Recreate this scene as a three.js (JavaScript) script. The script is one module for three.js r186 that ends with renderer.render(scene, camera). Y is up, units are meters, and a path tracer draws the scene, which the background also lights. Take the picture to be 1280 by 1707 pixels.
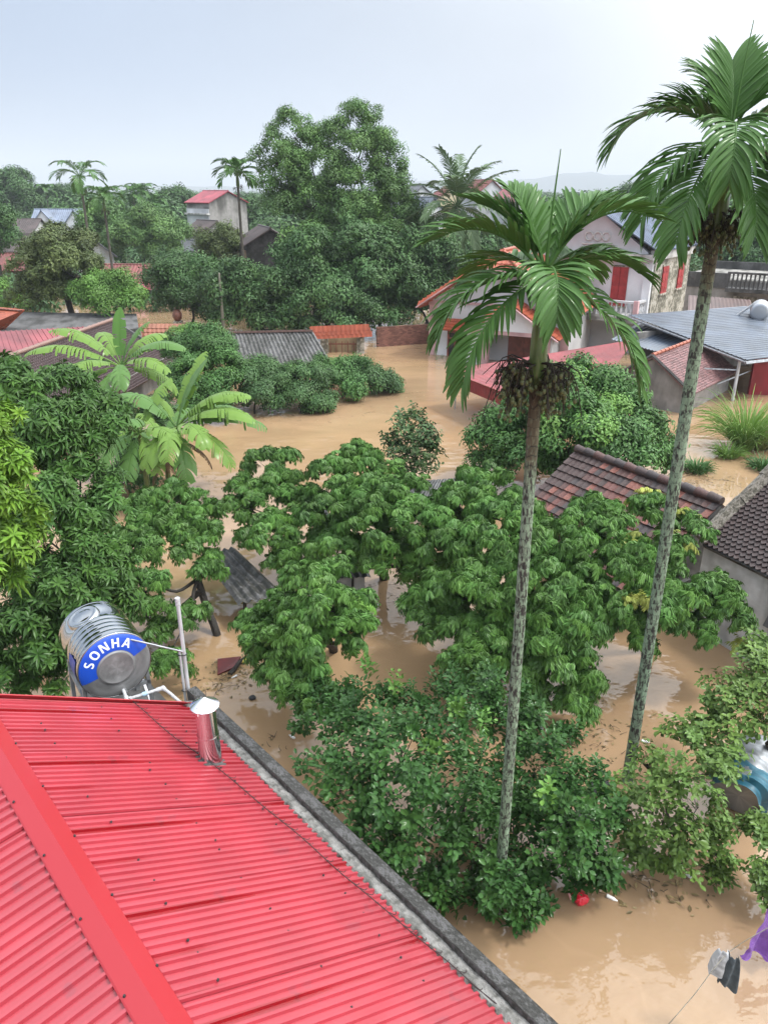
import * as THREE from 'three';
import { mergeGeometries, mergeVertices } from 'three/addons/utils/BufferGeometryUtils.js';
import { ImprovedNoise } from 'three/addons/math/ImprovedNoise.js';

// ---------------------------------------------------------------- camera, sky, sun, exposure
const PITCH = 22.9 * Math.PI / 180, FPX = 1265, CAM_Y = 8.5;
const camera = new THREE.PerspectiveCamera(2 * Math.atan(853.5 / FPX) * 180 / Math.PI, 767 / 1024, 0.05, 9000);
camera.position.set(0, CAM_Y, 0);
camera.rotation.x = -PITCH;
const renderer = new THREE.WebGLRenderer({ antialias: true });
renderer.setSize(767, 1024);
renderer.toneMapping = THREE.LinearToneMapping;
renderer.toneMappingExposure = 0.95;
renderer.shadowMap.enabled = true;
const scene = new THREE.Scene();

const noise3 = new ImprovedNoise();
const fbm = (x, y, z, n = 4) => { let s = 0, a = 0.5; for (let i = 0; i < n; i++) { s += a * noise3.noise(x, y, z); x = x * 2 + 7.1; y = y * 2 + 3.3; z = z * 2 + 1.7; a *= 0.5; } return s; };
const sstep = (x, a, b) => { const t = Math.min(1, Math.max(0, (x - a) / (b - a))); return t * t * (3 - 2 * t); };
const mix = (a, b, t) => a + (b - a) * t;

{ // overcast after-rain sky: grey blue on the left, whiter to the right, brighter overhead
  const W = 512, H = 256, d = new Float32Array(W * H * 4);
  for (let r = 0; r < H; r++) for (let c = 0; c < W; c++) {
    const el = ((r + 0.5) / H - 0.5) * Math.PI, az = ((c + 0.5) / W - 0.5) * 2 * Math.PI;
    const x = Math.cos(az) * Math.cos(el), y = Math.sin(el), z = Math.sin(az) * Math.cos(el);
    const side = sstep(x + 0.10 * fbm(x * 2.2, y * 3, z * 2.2 + 5), -0.42, 0.5);
    const up = Math.max(0, y), cl = fbm(x * 1.7 / (up + 0.35), 2.5, z * 1.7 / (up + 0.35), 5);
    const low = sstep(up, 0.0, 0.13);
    const left = [mix(0.55, 0.46, low), mix(0.66, 0.575, low), mix(0.79, 0.765, low)], right = [0.98, 1.01, 1.03], glow = 1 + 0.9 * Math.pow(Math.max(0, x * 0.48 + y * 0.87 + z * 0.06), 2);
    const k = (1 + 1.3 * Math.pow(up, 0.8) * sstep(up, 0.12, 0.62)) * (1 + 0.5 * sstep(x, 0.12, 0.6)) * (1 + 0.2 * cl * (0.8 + sstep(up, 0.1, 0.5) * 2.2));
    for (let i = 0; i < 3; i++) {
      const grey = mix(left[i], 0.78, sstep(up, 0.2, 0.75) * 0.7);
      d[(r * W + c) * 4 + i] = mix(grey, right[i], side) * k * glow;
    }
    d[(r * W + c) * 4 + 3] = 1;
  }
  const t = new THREE.DataTexture(d, W, H, THREE.RGBAFormat, THREE.FloatType);
  t.mapping = THREE.EquirectangularReflectionMapping; t.magFilter = THREE.LinearFilter; t.needsUpdate = true;
  scene.background = t; scene.environment = t;
}
const sun = new THREE.DirectionalLight(new THREE.Color(1, 0.96, 0.9), 2.7);
sun.position.set(30, 54, -16); sun.target.position.set(0, 0, -20);
sun.castShadow = true; sun.shadow.radius = 16; sun.shadow.mapSize.set(4096, 4096);
Object.assign(sun.shadow.camera, { left: -80, right: 80, top: 80, bottom: -80, near: 1, far: 250 });
scene.add(sun, sun.target);
scene.fog = new THREE.FogExp2(new THREE.Color(0.86, 0.92, 1.0), 0.00042);

// ---------------------------------------------------------------- places
const SP = Math.sin(PITCH), CP = Math.cos(PITCH);
const V = (x, y, z) => new THREE.Vector3(x, y, z);
function ray(px, py) { const a = (px - 640) / FPX, b = (853.5 - py) / FPX; return V(a, -SP + b * CP, -CP - b * SP); }
function at(px, py, Y = 0) { const r = ray(px, py); return V(0, CAM_Y, 0).addScaledVector(r, (Y - CAM_Y) / r.y); }   // the place at height Y
function atz(px, py, z) { const r = ray(px, py); return V(0, CAM_Y, 0).addScaledVector(r, z / r.z); }                  // the place at distance z
const depthOf = (p) => -(p.y - CAM_Y) * SP - p.z * CP;
function rng(seed) { let s = (seed * 2654435761) >>> 0; return () => { s = (s + 0x6d2b79f5) | 0; let t = Math.imul(s ^ (s >>> 15), 1 | s); t = (t + Math.imul(t ^ (t >>> 7), 61 | t)) ^ t; return ((t ^ (t >>> 14)) >>> 0) / 4294967296; }; }

// ---------------------------------------------------------------- scene graph
const used = new Map();
function numbered(name) { const n = used.get(name) ?? 0; used.set(name, n + 1); return n ? name + '_' + String(n).padStart(3, '0') : name; }
function tag(o, label, category, group, kind) { Object.assign(o.userData, { label, category }); if (group) o.userData.group = group; if (kind) o.userData.kind = kind; return o; }
function thing(name, label, category, pos, group, turn = 0) {
  const o = new THREE.Group(); o.name = numbered(name); o.position.copy(pos); o.rotation.y = turn; scene.add(o); o.updateMatrixWorld(true);
  return tag(o, label, category, group);
}
const clean = (g) => { let q = g.index ? g.toNonIndexed() : g; for (const k of Object.keys(q.attributes)) if (!['position', 'normal', 'uv'].includes(k)) q.deleteAttribute(k); q.morphAttributes = {}; return q; };
const joined = (gs) => { gs = Array.isArray(gs) ? gs.flat(9) : [gs]; return gs.length === 1 ? gs[0] : mergeGeometries(gs.map(clean)); };
function part(name, geo, mat, parent, stuff) {
  const m = new THREE.Mesh(joined(geo), mat); m.name = name; m.castShadow = m.receiveShadow = true; parent.add(m);
  if (stuff) m.userData.kind = 'stuff';
  return m;
}
function wpart(name, geo, mat, parent, stuff) {   // geometry given in the place's own metres
  const g = joined(geo); g.applyMatrix4(new THREE.Matrix4().copy(parent.matrixWorld).invert()); return part(name, g, mat, parent, stuff);
}
function single(name, geo, mat, label, category, group) { const m = part(numbered(name), geo, mat, scene); return tag(m, label, category, group); }
function structure(name, geo, mat) { const m = part(name, geo, mat, scene); m.userData.kind = 'structure'; return m; }

// ---------------------------------------------------------------- geometry
function box(w, h, d, x = 0, y = 0, z = 0, ry = 0) {
  const g = new THREE.BoxGeometry(w, h, d), uv = g.attributes.uv, s = [[d, h], [d, h], [w, d], [w, d], [w, h], [w, h]];
  for (let i = 0; i < 24; i++) { const [a, b] = s[i >> 2]; uv.setXY(i, uv.getX(i) * a + x * 0.37, uv.getY(i) * b + y * 0.3); }
  if (ry) g.rotateY(ry);
  return g.translate(x, y, z);
}
function bar(a, b, w, h = w) {   // a box from a to b
  const L = a.distanceTo(b), g = box(w, L, h); g.applyQuaternion(new THREE.Quaternion().setFromUnitVectors(V(0, 1, 0), b.clone().sub(a).normalize()));
  return g.translate((a.x + b.x) / 2, (a.y + b.y) / 2, (a.z + b.z) / 2);
}
function rod(a, b, r0, r1 = r0, n = 8) {
  const L = a.distanceTo(b), g = new THREE.CylinderGeometry(r1, r0, L, n); g.applyQuaternion(new THREE.Quaternion().setFromUnitVectors(V(0, 1, 0), b.clone().sub(a).normalize()));
  return g.translate((a.x + b.x) / 2, (a.y + b.y) / 2, (a.z + b.z) / 2);
}
function tube(pts, r, n = 6, seg) { return new THREE.TubeGeometry(new THREE.CatmullRomCurve3(pts), seg ?? pts.length * 4, r, n); }
function limb(pts, r0, r1, n = 7, seg = 10, vs = 1) {   // a tapering bent branch
  const c = new THREE.CatmullRomCurve3(pts), g = new THREE.TubeGeometry(c, seg, 1, n), p = g.attributes.position, P = V(0, 0, 0), uv = g.attributes.uv, L = c.getLength();
  for (let i = 0; i <= seg; i++) {
    c.getPointAt(i / seg, P); const r = mix(r0, r1, Math.pow(i / seg, 0.8));
    for (let j = 0; j <= n; j++) { const k = i * (n + 1) + j; p.setXYZ(k, P.x + (p.getX(k) - P.x) * r, P.y + (p.getY(k) - P.y) * r, P.z + (p.getZ(k) - P.z) * r); uv.setXY(k, j / n, i / seg * L * vs); }
  }
  return g;
}
function grid(nu, nv, f, uvf) {   // a sheet of points f(u, v)
  const pos = [], uv = [], idx = [];
  for (let j = 0; j <= nv; j++) for (let i = 0; i <= nu; i++) { const p = f(i / nu, j / nv); pos.push(p.x, p.y, p.z); const t = uvf ? uvf(i / nu, j / nv) : [i / nu, j / nv]; uv.push(t[0], t[1]); }
  for (let j = 0; j < nv; j++) for (let i = 0; i < nu; i++) { const a = j * (nu + 1) + i; idx.push(a, a + 1, a + nu + 2, a, a + nu + 2, a + nu + 1); }
  const g = new THREE.BufferGeometry(); g.setAttribute('position', new THREE.Float32BufferAttribute(pos, 3)); g.setAttribute('uv', new THREE.Float32BufferAttribute(uv, 2)); g.setIndex(idx); g.computeVertexNormals();
  return g;
}
const bil = (A, B, C, D, u, v) => V(0, 0, 0).addScaledVector(A, (1 - u) * (1 - v)).addScaledVector(B, u * (1 - v)).addScaledVector(C, u * v).addScaledVector(D, (1 - u) * v);
const WAVES = {
  round: [12, (t) => 0.5 + 0.5 * Math.cos(t * 2 * Math.PI)],
  trapeze: [8, (t) => [0, 0, 0, 0, 1, 1, 0, 0][Math.floor(t * 8 + 1e-6) % 8]],
};
const TRAP = [0, 0.08, 0.52, 0.56, 0.92, 0.96];   // flats and ridges of the trapeze sheet
// A corrugated sheet on four corners: waves repeat from A to B, run from A to D.
function sheet(A, B, C, D, pitch, amp, kind = 'round', nv = 2, thick = 0, rough = null) {
  const L = (A.distanceTo(B) + C.distanceTo(D)) / 2, R = (A.distanceTo(D) + B.distanceTo(C)) / 2, n = Math.max(1, Math.round(L / pitch));
  const N = B.clone().sub(A).cross(D.clone().sub(A)).normalize(); if (N.y < 0) N.negate();
  const st = [];
  for (let i = 0; i < n; i++) {
    if (kind === 'round') for (let k = 0; k < 8; k++) st.push([(i + k / 8) / n, 0.5 - 0.5 * Math.cos(k / 4 * Math.PI)]);
    else for (const [t, h] of [[0.02, 0], [0.64, 0], [0.70, 1], [0.95, 1]]) st.push([(i + t) / n, h]);
  }
  st.push([1, 0]); if (kind !== 'round') st.unshift([0, 0]);
  const mk = (off) => {
    const pos = [], uv = [], idx = [], m = st.length;
    for (let j = 0; j <= nv; j++) for (const [u, h] of st) {
      const p = bil(A, B, C, D, u, j / nv).addScaledVector(N, h * amp + off + (rough ? rough(u, j / nv) : 0)); pos.push(p.x, p.y, p.z); uv.push(u * L, j / nv * R);
    }
    for (let j = 0; j < nv; j++) for (let i = 0; i < m - 1; i++) { const a = j * m + i; idx.push(a, a + 1, a + m + 1, a, a + m + 1, a + m); }
    const g = new THREE.BufferGeometry(); g.setAttribute('position', new THREE.Float32BufferAttribute(pos, 3)); g.setAttribute('uv', new THREE.Float32BufferAttribute(uv, 2)); g.setIndex(idx);
    if (kind === 'round') { g.computeVertexNormals(); return g; }
    const f = g.toNonIndexed(); f.computeVertexNormals(); return f;
  };
  if (!thick) return mk(0);
  const edge = [];
  for (const j of [0, 1]) edge.push(grid(st.length - 1, 1, (u, v) => { const [s, h] = st[Math.round(u * (st.length - 1))]; return bil(A, B, C, D, s, j).addScaledVector(N, h * amp - v * thick); }, (u, v) => [u * L, v * thick]));
  return [mk(0), mk(-thick), ...edge];
}
function slab(A, B, C, D, t) {   // a thick plate on four corners, t metres down along its normal
  const N = B.clone().sub(A).cross(D.clone().sub(A)).normalize(); if (N.y < 0) N.negate();
  const q = [A, B, C, D], lo = q.map((p) => p.clone().addScaledVector(N, -t)), faces = [[q[0], q[1], q[2], q[3]], [lo[3], lo[2], lo[1], lo[0]]];
  for (let i = 0; i < 4; i++) { const j = (i + 1) % 4; faces.push([q[j], q[i], lo[i], lo[j]]); }
  return faces.map(([a, b, c, d]) => grid(1, 1, (u, v) => bil(a, b, c, d, u, v), (u, v) => [u * a.distanceTo(b), v * a.distanceTo(d)]).toNonIndexed()).map((g) => { g.computeVertexNormals(); return g; });
}
function prism(pts, d, bevel = 0) {   // an outline in x, y pushed back d metres along -z
  const g = new THREE.ExtrudeGeometry(new THREE.Shape(pts.map((p) => new THREE.Vector2(p[0], p[1]))), { depth: d - 2 * bevel, bevelEnabled: bevel > 0, bevelSize: bevel, bevelThickness: bevel, bevelSegments: 1 });
  return g.translate(0, 0, -d + bevel);
}
function lathe(pts, n = 24) { return new THREE.LatheGeometry(pts.map((p) => new THREE.Vector2(p[0], p[1])), n); }

// ---------------------------------------------------------------- textures and materials
function tile2(size, f) {   // a repeating noise picture; f(x, y, n) with n(fx, amp..) periodic
  const d = new Uint8Array(size * size * 4);
  for (let y = 0; y < size; y++) for (let x = 0; x < size; x++) { const c = f(x / size, y / size); for (let i = 0; i < 3; i++) d[(y * size + x) * 4 + i] = Math.max(0, Math.min(255, (c.length ? c[i] : c) * 255)); d[(y * size + x) * 4 + 3] = 255; }
  return d;
}
function lattice(seed) {
  const r = rng(seed), t = Float32Array.from({ length: 65536 }, () => r());
  return (x, y, px, py) => { // value noise with period px, py
    const ix = Math.floor(x), iy = Math.floor(y), fx = x - ix, fy = y - iy, s = fx * fx * (3 - 2 * fx), q = fy * fy * (3 - 2 * fy);
    const h = (a, b) => t[((((a % px) + px) % px) * 251 + (((b % py) + py) % py) * 8191) & 65535];
    return mix(mix(h(ix, iy), h(ix + 1, iy), s), mix(h(ix, iy + 1), h(ix + 1, iy + 1), s), q);
  };
}
const LN = lattice(11), LN2 = lattice(29);
const pf = (u, v, fx, fy, n = 4, L = LN) => { let s = 0, a = 0.5, w = 0; for (let i = 0; i < n; i++) { s += a * L(u * fx + i * 3, v * fy + i * 5, fx, fy); w += a; a *= 0.5; fx *= 2; fy *= 2; } return s / w; };
function dtex(size, f, srgb) {
  const t = new THREE.DataTexture(tile2(size, f), size, size, THREE.RGBAFormat); t.wrapS = t.wrapT = THREE.RepeatWrapping; t.magFilter = THREE.LinearFilter; t.minFilter = THREE.LinearMipmapLinearFilter; t.generateMipmaps = true;
  if (srgb) t.colorSpace = THREE.SRGBColorSpace; t.needsUpdate = true; return t;
}
const rep = (t, x, y = x) => { const c = t.clone(); c.repeat.set(x, y); c.needsUpdate = true; return c; };
const TX = {
  mottle: dtex(512, (u, v) => 0.62 + 0.38 * pf(u, v, 5, 5, 6), true),
  stain: dtex(512, (u, v) => { const a = pf(u, v, 14, 2, 5), b = pf(u, v, 4, 4, 5, LN2), m = sstep(a * 0.5 + b * 0.5, 0.28, 0.66), k = 0.92 + 0.16 * (pf(u, v, 40, 30, 3) - 0.5); return [mix(0.60, 1, m) * k, mix(0.595, 0.99, m) * k, mix(0.57, 0.975, m) * k]; }, true),
  moss: dtex(512, (u, v) => { const a = pf(u, v, 5, 5, 6), b = pf(u, v, 24, 24, 3, LN2), m = sstep(a * 0.45 + b * 0.55, 0.34, 0.68), k = 0.86 + 0.28 * pf(u, v, 60, 60, 2); return [mix(0.55, 1, m) * k, mix(0.55, 0.99, m) * k, mix(0.50, 0.965, m) * k]; }, true),
  bump: dtex(512, (u, v) => pf(u, v, 12, 12, 6)),
  rough: dtex(512, (u, v) => 0.35 + 0.65 * pf(u, v, 8, 8, 5, LN2)),
  bark: dtex(256, (u, v) => { const k = 0.45 + 0.55 * pf(u, v, 12, 6, 5); return [k, k * 0.97, k * 0.93]; }, true),
};
const lin = (r, g, b) => new THREE.Color().setRGB(r, g, b);
function M(color, rough, o = {}) {
  const m = new THREE.MeshPhysicalMaterial({ color: color.isColor ? color : new THREE.Color(color), roughness: rough, side: THREE.DoubleSide });
  if (o.map) m.map = rep(TX[o.map], ...(o.rep ?? [0.3, 0.3]));
  if (o.bump) { m.bumpMap = rep(TX.bump, ...(o.brep ?? [1, 1])); m.bumpScale = o.bump; }
  if (o.metal) m.metalness = o.metal;
  if (o.coat) { m.clearcoat = o.coat; m.clearcoatRoughness = o.coatRough ?? 0.2; }
  if (o.through) m.transmission = o.through;
  return m;
}
const MAT = {
  white: M(lin(0.82, 0.83, 0.85), 0.7, { map: 'mottle', rep: [0.11, 0.11] }),
  whiteStained: M(lin(0.80, 0.82, 0.87), 0.75, { map: 'stain', rep: [0.16, 0.28] }),
  whiteDirty: M(lin(0.70, 0.70, 0.70), 0.8, { map: 'stain', rep: [0.2, 0.2], bump: 0.01 }),
  pink: M(lin(0.72, 0.45, 0.46), 0.6, { map: 'mottle' }),
  concrete: M(lin(0.34, 0.335, 0.32), 0.85, { map: 'stain', rep: [0.3, 0.4], bump: 0.012 }),
  concreteDark: M(lin(0.13, 0.13, 0.135), 0.8, { map: 'stain', rep: [0.25, 0.3], bump: 0.01 }),
  weathered: M(lin(0.42, 0.40, 0.36), 0.85, { map: 'moss', rep: [0.35, 0.35], bump: 0.015 }),
  greyWall: M(lin(0.36, 0.35, 0.345), 0.85, { map: 'stain', rep: [0.12, 0.14] }),
  blackWall: M(lin(0.045, 0.042, 0.045), 0.9, { map: 'moss', rep: [0.2, 0.2] }),
  tan: M(lin(0.42, 0.33, 0.2), 0.85, { map: 'stain', rep: [0.2, 0.2] }),
  brickWall: M(lin(0.22, 0.12, 0.085), 0.9, { map: 'moss', rep: [0.4, 0.4], bump: 0.01 }),
  glass: M(lin(0.02, 0.024, 0.03), 0.12),
  darkIn: M(lin(0.018, 0.018, 0.02), 0.8),
  wood: M(lin(0.30, 0.085, 0.055), 0.5, { map: 'mottle', rep: [1, 1] }),
  shutter: M(lin(0.46, 0.045, 0.045), 0.55, { map: 'mottle', rep: [1, 1] }),
  redPaint: M(lin(0.33, 0.02, 0.03), 0.5, { map: 'mottle' }),
  steel: M(lin(0.55, 0.56, 0.58), 0.35, { metal: 0.9 }),
  galv: M(lin(0.5, 0.52, 0.55), 0.45, { metal: 0.6, map: 'mottle', rep: [2, 2] }),
  pvc: M(lin(0.72, 0.74, 0.76), 0.4, { map: 'mottle', rep: [2, 2] }),
  black: M(lin(0.02, 0.02, 0.022), 0.55),
  wire: M(lin(0.03, 0.015, 0.015), 0.6),
};
// ---------------------------------------------------------------- leaves
class Soup {
  constructor() { this.p = []; this.i = []; this.n = []; this.t = []; }
  // one leaf: from o along dir, its face towards up, L long, W wide; droop bends it down, fold lifts its halves
  leaf(o, dir, up, L, W, droop = 0.2, fold = 0.25, rows = [[0, 0.12], [0.3, 0.9], [0.62, 1], [1, 0]]) {
    const side = dir.clone().cross(up).normalize(), n = side.clone().cross(dir).normalize(), at0 = this.p.length / 3;
    const put = (c, s, w, t) => { this.p.push(c.x + side.x * s * w + n.x * fold * w, c.y + side.y * s * w + n.y * fold * w, c.z + side.z * s * w + n.z * fold * w); const m = n.clone().addScaledVector(side, -s * 0.55).addScaledVector(dir, droop * t * 0.9).normalize(); this.n.push(m.x, m.y, m.z); this.t.push(s * 0.5 + 0.5, t); };
    rows.forEach(([t, w]) => {
      const c = o.clone().addScaledVector(dir, L * t * (1 - 0.15 * droop * t)); c.y -= droop * L * t * t;
      if (w > 0.2) { put(c, -1, W * w / 2, t); put(c, 0, 0, t); put(c, 1, W * w / 2, t); } else put(c, 0, 0, t);
    });
    let k = at0;
    for (let r = 0; r < rows.length - 1; r++) {
      const a = rows[r][1] > 0.2, b = rows[r + 1][1] > 0.2;
      if (!a && b) { this.i.push(k, k + 1, k + 2, k, k + 2, k + 3); k += 1; }
      else if (a && b) { this.i.push(k, k + 3, k + 4, k, k + 4, k + 1, k + 1, k + 4, k + 5, k + 1, k + 5, k + 2); k += 3; }
      else if (a && !b) { this.i.push(k, k + 3, k + 1, k + 1, k + 3, k + 2); k += 3; }
    }
    return this;
  }
  geo() {
    const a = V(0, 0, 0), b = V(0, 0, 0), c = V(0, 0, 0), n = V(0, 0, 0), P = this.p, N = this.n;   // faces turned the way their normals point
    for (let k = 0; k < this.i.length; k += 3) {
      const [x, y, z] = [this.i[k] * 3, this.i[k + 1] * 3, this.i[k + 2] * 3];
      a.fromArray(P, x); b.fromArray(P, y).sub(a); c.fromArray(P, z).sub(a); n.set(N[x] + N[y] + N[z], N[x + 1] + N[y + 1] + N[z + 1], N[x + 2] + N[y + 2] + N[z + 2]);
      if (b.cross(c).dot(n) < 0) { const t = this.i[k + 1]; this.i[k + 1] = this.i[k + 2]; this.i[k + 2] = t; }
    }
    const g = new THREE.BufferGeometry(); g.setAttribute('position', new THREE.Float32BufferAttribute(this.p, 3)); g.setAttribute('normal', new THREE.Float32BufferAttribute(this.n, 3)); g.setAttribute('uv', new THREE.Float32BufferAttribute(this.t, 2)); g.setIndex(this.i); return g;
  }
}
const sph = (az, el) => V(Math.cos(el) * Math.cos(az), Math.sin(el), Math.cos(el) * Math.sin(az));
const UP = V(0, 1, 0);
const CL = {};
function clusters(name, n, f) { CL[name] = []; for (let k = 0; k < n; k++) { const s = new Soup(); f(s, rng(name.length * 131 + k * 17 + name.charCodeAt(0))); CL[name].push(s.geo()); } }
// a drooping longan shoot: pinnate leaves hanging from the tip
clusters('longan', 4, (s, r) => {
  const n = 9;
  for (let k = 0; k < n; k++) {
    const az = k / n * 6.283 + r() * 0.5, el = 0.75 - r() * 1.0, d = sph(az, el), L = 0.17 + r() * 0.07;
    for (let q = 0; q < 4; q++) {
      const t = (q + 0.6) / 4, c = d.clone().multiplyScalar(L * t); c.y -= 0.09 * t * t;
      for (const sd of [-1, 1]) {
        const a = az + sd * (0.75 - t * 0.25) + (r() - 0.5) * 0.3, ld = sph(a, -0.45 - t * 0.45 - r() * 0.4);
        s.leaf(c, ld, sph(a, 1.0), 0.115 + r() * 0.045, 0.036 + r() * 0.01, 0.35, 0.3);
      }
    }
    const c = d.clone().multiplyScalar(L); c.y -= 0.09; s.leaf(c, sph(az, -0.9), sph(az, 0.7), 0.13, 0.04, 0.2, 0.3);
  }
});
// a mango shoot: a whorl of long narrow leaves
clusters('mango', 4, (s, r) => {
  const n = 20;
  for (let k = 0; k < n; k++) { const az = k * 2.4 + r() * 0.4, el = 0.95 - k / n * 1.7 + (r() - 0.5) * 0.3; s.leaf(V(0, -0.05 * k / n, 0), sph(az, el), sph(az, el + 1.4), 0.16 + r() * 0.07, 0.036 + r() * 0.012, 0.45, 0.25); }
});
// a pomelo or guava twig: broad glossy leaves along it
clusters('broad', 4, (s, r) => {
  for (let k = 0; k < 16; k++) { const t = k / 15, az = k * 2.4 + r() * 0.6, el = 0.35 + t * 0.7 - r() * 0.5, o = V((r() - 0.5) * 0.05, -0.16 + t * 0.24, (r() - 0.5) * 0.05); s.leaf(o.addScaledVector(sph(az, el), 0.03), sph(az, el), sph(az, el + 1.35), 0.085 + r() * 0.04, 0.042 + r() * 0.014, 0.3, 0.22, [[0, 0.12], [0.25, 0.85], [0.62, 1], [1, 0]]); }
});
clusters('guava', 4, (s, r) => {
  const bend = sph(r() * 6.28, 0.5);
  for (let k = 0; k < 14; k++) { const t = Math.floor(k / 2) / 6, az = (Math.floor(k / 2) % 2) * 1.57 + (k % 2) * 3.14 + (r() - 0.5) * 0.7, el = 0.25 + t * 0.5 - r() * 0.6, o = bend.clone().multiplyScalar(t * 0.26 - 0.12); s.leaf(o.addScaledVector(sph(az, el), 0.02), sph(az, el), sph(az, el + 1.4), 0.09 + r() * 0.035, 0.045 + r() * 0.012, 0.3, 0.2, [[0, 0.12], [0.25, 0.85], [0.62, 1], [1, 0]]); }
});
// a leafy spray of a tree farther off: many leaves in a loose ball of 1 m
clusters('spray', 5, (s, r) => {
  for (let k = 0; k < 70; k++) {
    const d = sph(r() * 6.283, Math.asin(r() * 1.7 - 0.7)), q = 0.12 + 0.4 * Math.sqrt(r()), a = r() * 6.283;
    s.leaf(d.clone().multiplyScalar(q), d.clone().multiplyScalar(0.6).add(sph(a, -0.3 - r() * 0.5)).normalize(), d.clone().add(V(0, 0.8, 0)).normalize(), 0.15 + r() * 0.08, 0.075 + r() * 0.03, 0.3, 0.25);
  }
});
// a coarser spray for the far treeline
clusters('coarse', 3, (s, r) => {
  for (let k = 0; k < 60; k++) { const d = sph(r() * 6.283, Math.asin(r() * 1.6 - 0.6)), q = 0.15 + 0.35 * r(), a = r() * 6.283; s.leaf(d.clone().multiplyScalar(q), d.clone().multiplyScalar(0.6).add(sph(a, -0.2)).normalize(), d.clone().add(V(0, 0.8, 0)).normalize(), 0.17, 0.11, 0.3, 0.25, [[0, 0.12], [0.5, 1], [1, 0]]); }
});
function leafMat(c, rough = 0.45, through = 0.12) {
  const m = new THREE.MeshPhysicalMaterial({ color: lin(...c), roughness: 0.9, side: THREE.DoubleSide, transmission: through });
  m.clearcoat = 0.4; m.clearcoatRoughness = rough * 0.6; m.specularIntensity = 0.3;
  return m;
}
const LM = {
  longan: leafMat([0.068, 0.160, 0.034]), mango: leafMat([0.046, 0.115, 0.022]), mangoNew: leafMat([0.115, 0.235, 0.026]), citrus: leafMat([0.034, 0.098, 0.022], 0.25), guava: leafMat([0.085, 0.16, 0.035]),
  yellow: leafMat([0.26, 0.31, 0.07]), bush: leafMat([0.055, 0.14, 0.034]), bright: leafMat([0.10, 0.22, 0.045]), olive: leafMat([0.075, 0.11, 0.035]), forest: leafMat([0.050, 0.115, 0.036]), forestLight: leafMat([0.080, 0.168, 0.046]),
  banana: leafMat([0.155, 0.275, 0.05], 0.4, 0.3), bananaDark: leafMat([0.10, 0.21, 0.05], 0.4, 0.3), areca: leafMat([0.062, 0.145, 0.030], 0.3, 0.15), coco: leafMat([0.10, 0.16, 0.07], 0.35, 0.15), grass: leafMat([0.17, 0.30, 0.06], 0.5, 0.3), dry: leafMat([0.2, 0.15, 0.07], 0.7),
};
const BARK = M(lin(0.10, 0.085, 0.07), 0.9, { map: 'bark', rep: [1, 1], bump: 0.02, brep: [1, 1] });
const BARKD = M(lin(0.055, 0.05, 0.045), 0.8, { map: 'bark', rep: [1, 1], bump: 0.02, brep: [1, 1] });

const _q = new THREE.Quaternion(), _q2 = new THREE.Quaternion(), _s = V(1, 1, 1);
function copies(name, proto, mat, items, parent, stuff) {   // items: {p, n, s, c}
  const im = new THREE.InstancedMesh(proto, mat, items.length), m = new THREE.Matrix4();
  items.forEach((it, k) => {
    if (it.m) im.setMatrixAt(k, it.m);
    else { _q.setFromUnitVectors(UP, it.n); _q2.setFromAxisAngle(UP, it.a); _q.multiply(_q2); _s.set(it.s, it.s * (it.sy ?? 1), it.s); im.setMatrixAt(k, m.compose(it.p, _q, _s)); }
    if (it.c) im.setColorAt(k, it.c);
  });
  im.name = name; im.castShadow = im.receiveShadow = true; parent.add(im);
  if (stuff) im.userData.kind = 'stuff';
  return im;
}
// A crown: clusters spread through uneven lobes. lobes: {c, r:[x,y,z], t}
function crown(lobes, base, o) {
  const r = rng(o.seed), out = [], cs = o.size;
  for (const l of lobes) {
    const mr = (l.r[0] + l.r[1] + l.r[2]) / 3, n = Math.max(4, Math.round((o.cover ?? 1.6) * 4 * Math.PI * mr * mr / (cs * cs * 0.5)));
    const lt = 1 + (r() - 0.5) * (o.lobeVary ?? 0.2);
    for (let k = 0; k < n; k++) {
      const d = sph(r() * 6.283, Math.asin(mix(o.low ?? -0.75, 1, r())));
      const wob = 1 + (o.uneven ?? 0.3) * noise3.noise(d.x * 2.2 + o.seed, d.y * 2.2 + l.c.x, d.z * 2.2 + l.c.z) * 1.6, q = (0.45 + 0.55 * Math.sqrt(r())) * wob;
      const p = V(l.c.x + d.x * l.r[0] * q, l.c.y + d.y * l.r[1] * q, l.c.z + d.z * l.r[2] * q);
      if (o.gaps && noise3.noise(p.x * o.gapF + 9, p.y * o.gapF, p.z * o.gapF + o.seed) > 0.55 - o.gaps) continue;
      if (p.y < (o.floor ?? 0.05)) continue;
      const nn = d.clone().multiplyScalar(o.out ?? 0.7).add(V((r() - 0.5) * 0.7, o.lift ?? 0.7, (r() - 0.5) * 0.7)).normalize();
      const b = lt * (1 + (r() - 0.5) * (o.vary ?? 0.35)), y = r() * (o.yellow ?? 0.35);
      out.push({ p: p.sub(base), n: nn, a: r() * 6.283, s: cs / (o.unit ?? 0.42) * (0.75 + r() * 0.5), c: new THREE.Color().setRGB(b * (1 + y * 0.6), b * (1 + y * 0.25), b * (1 - y * 0.3)) });
    }
  }
  return out;
}
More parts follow.
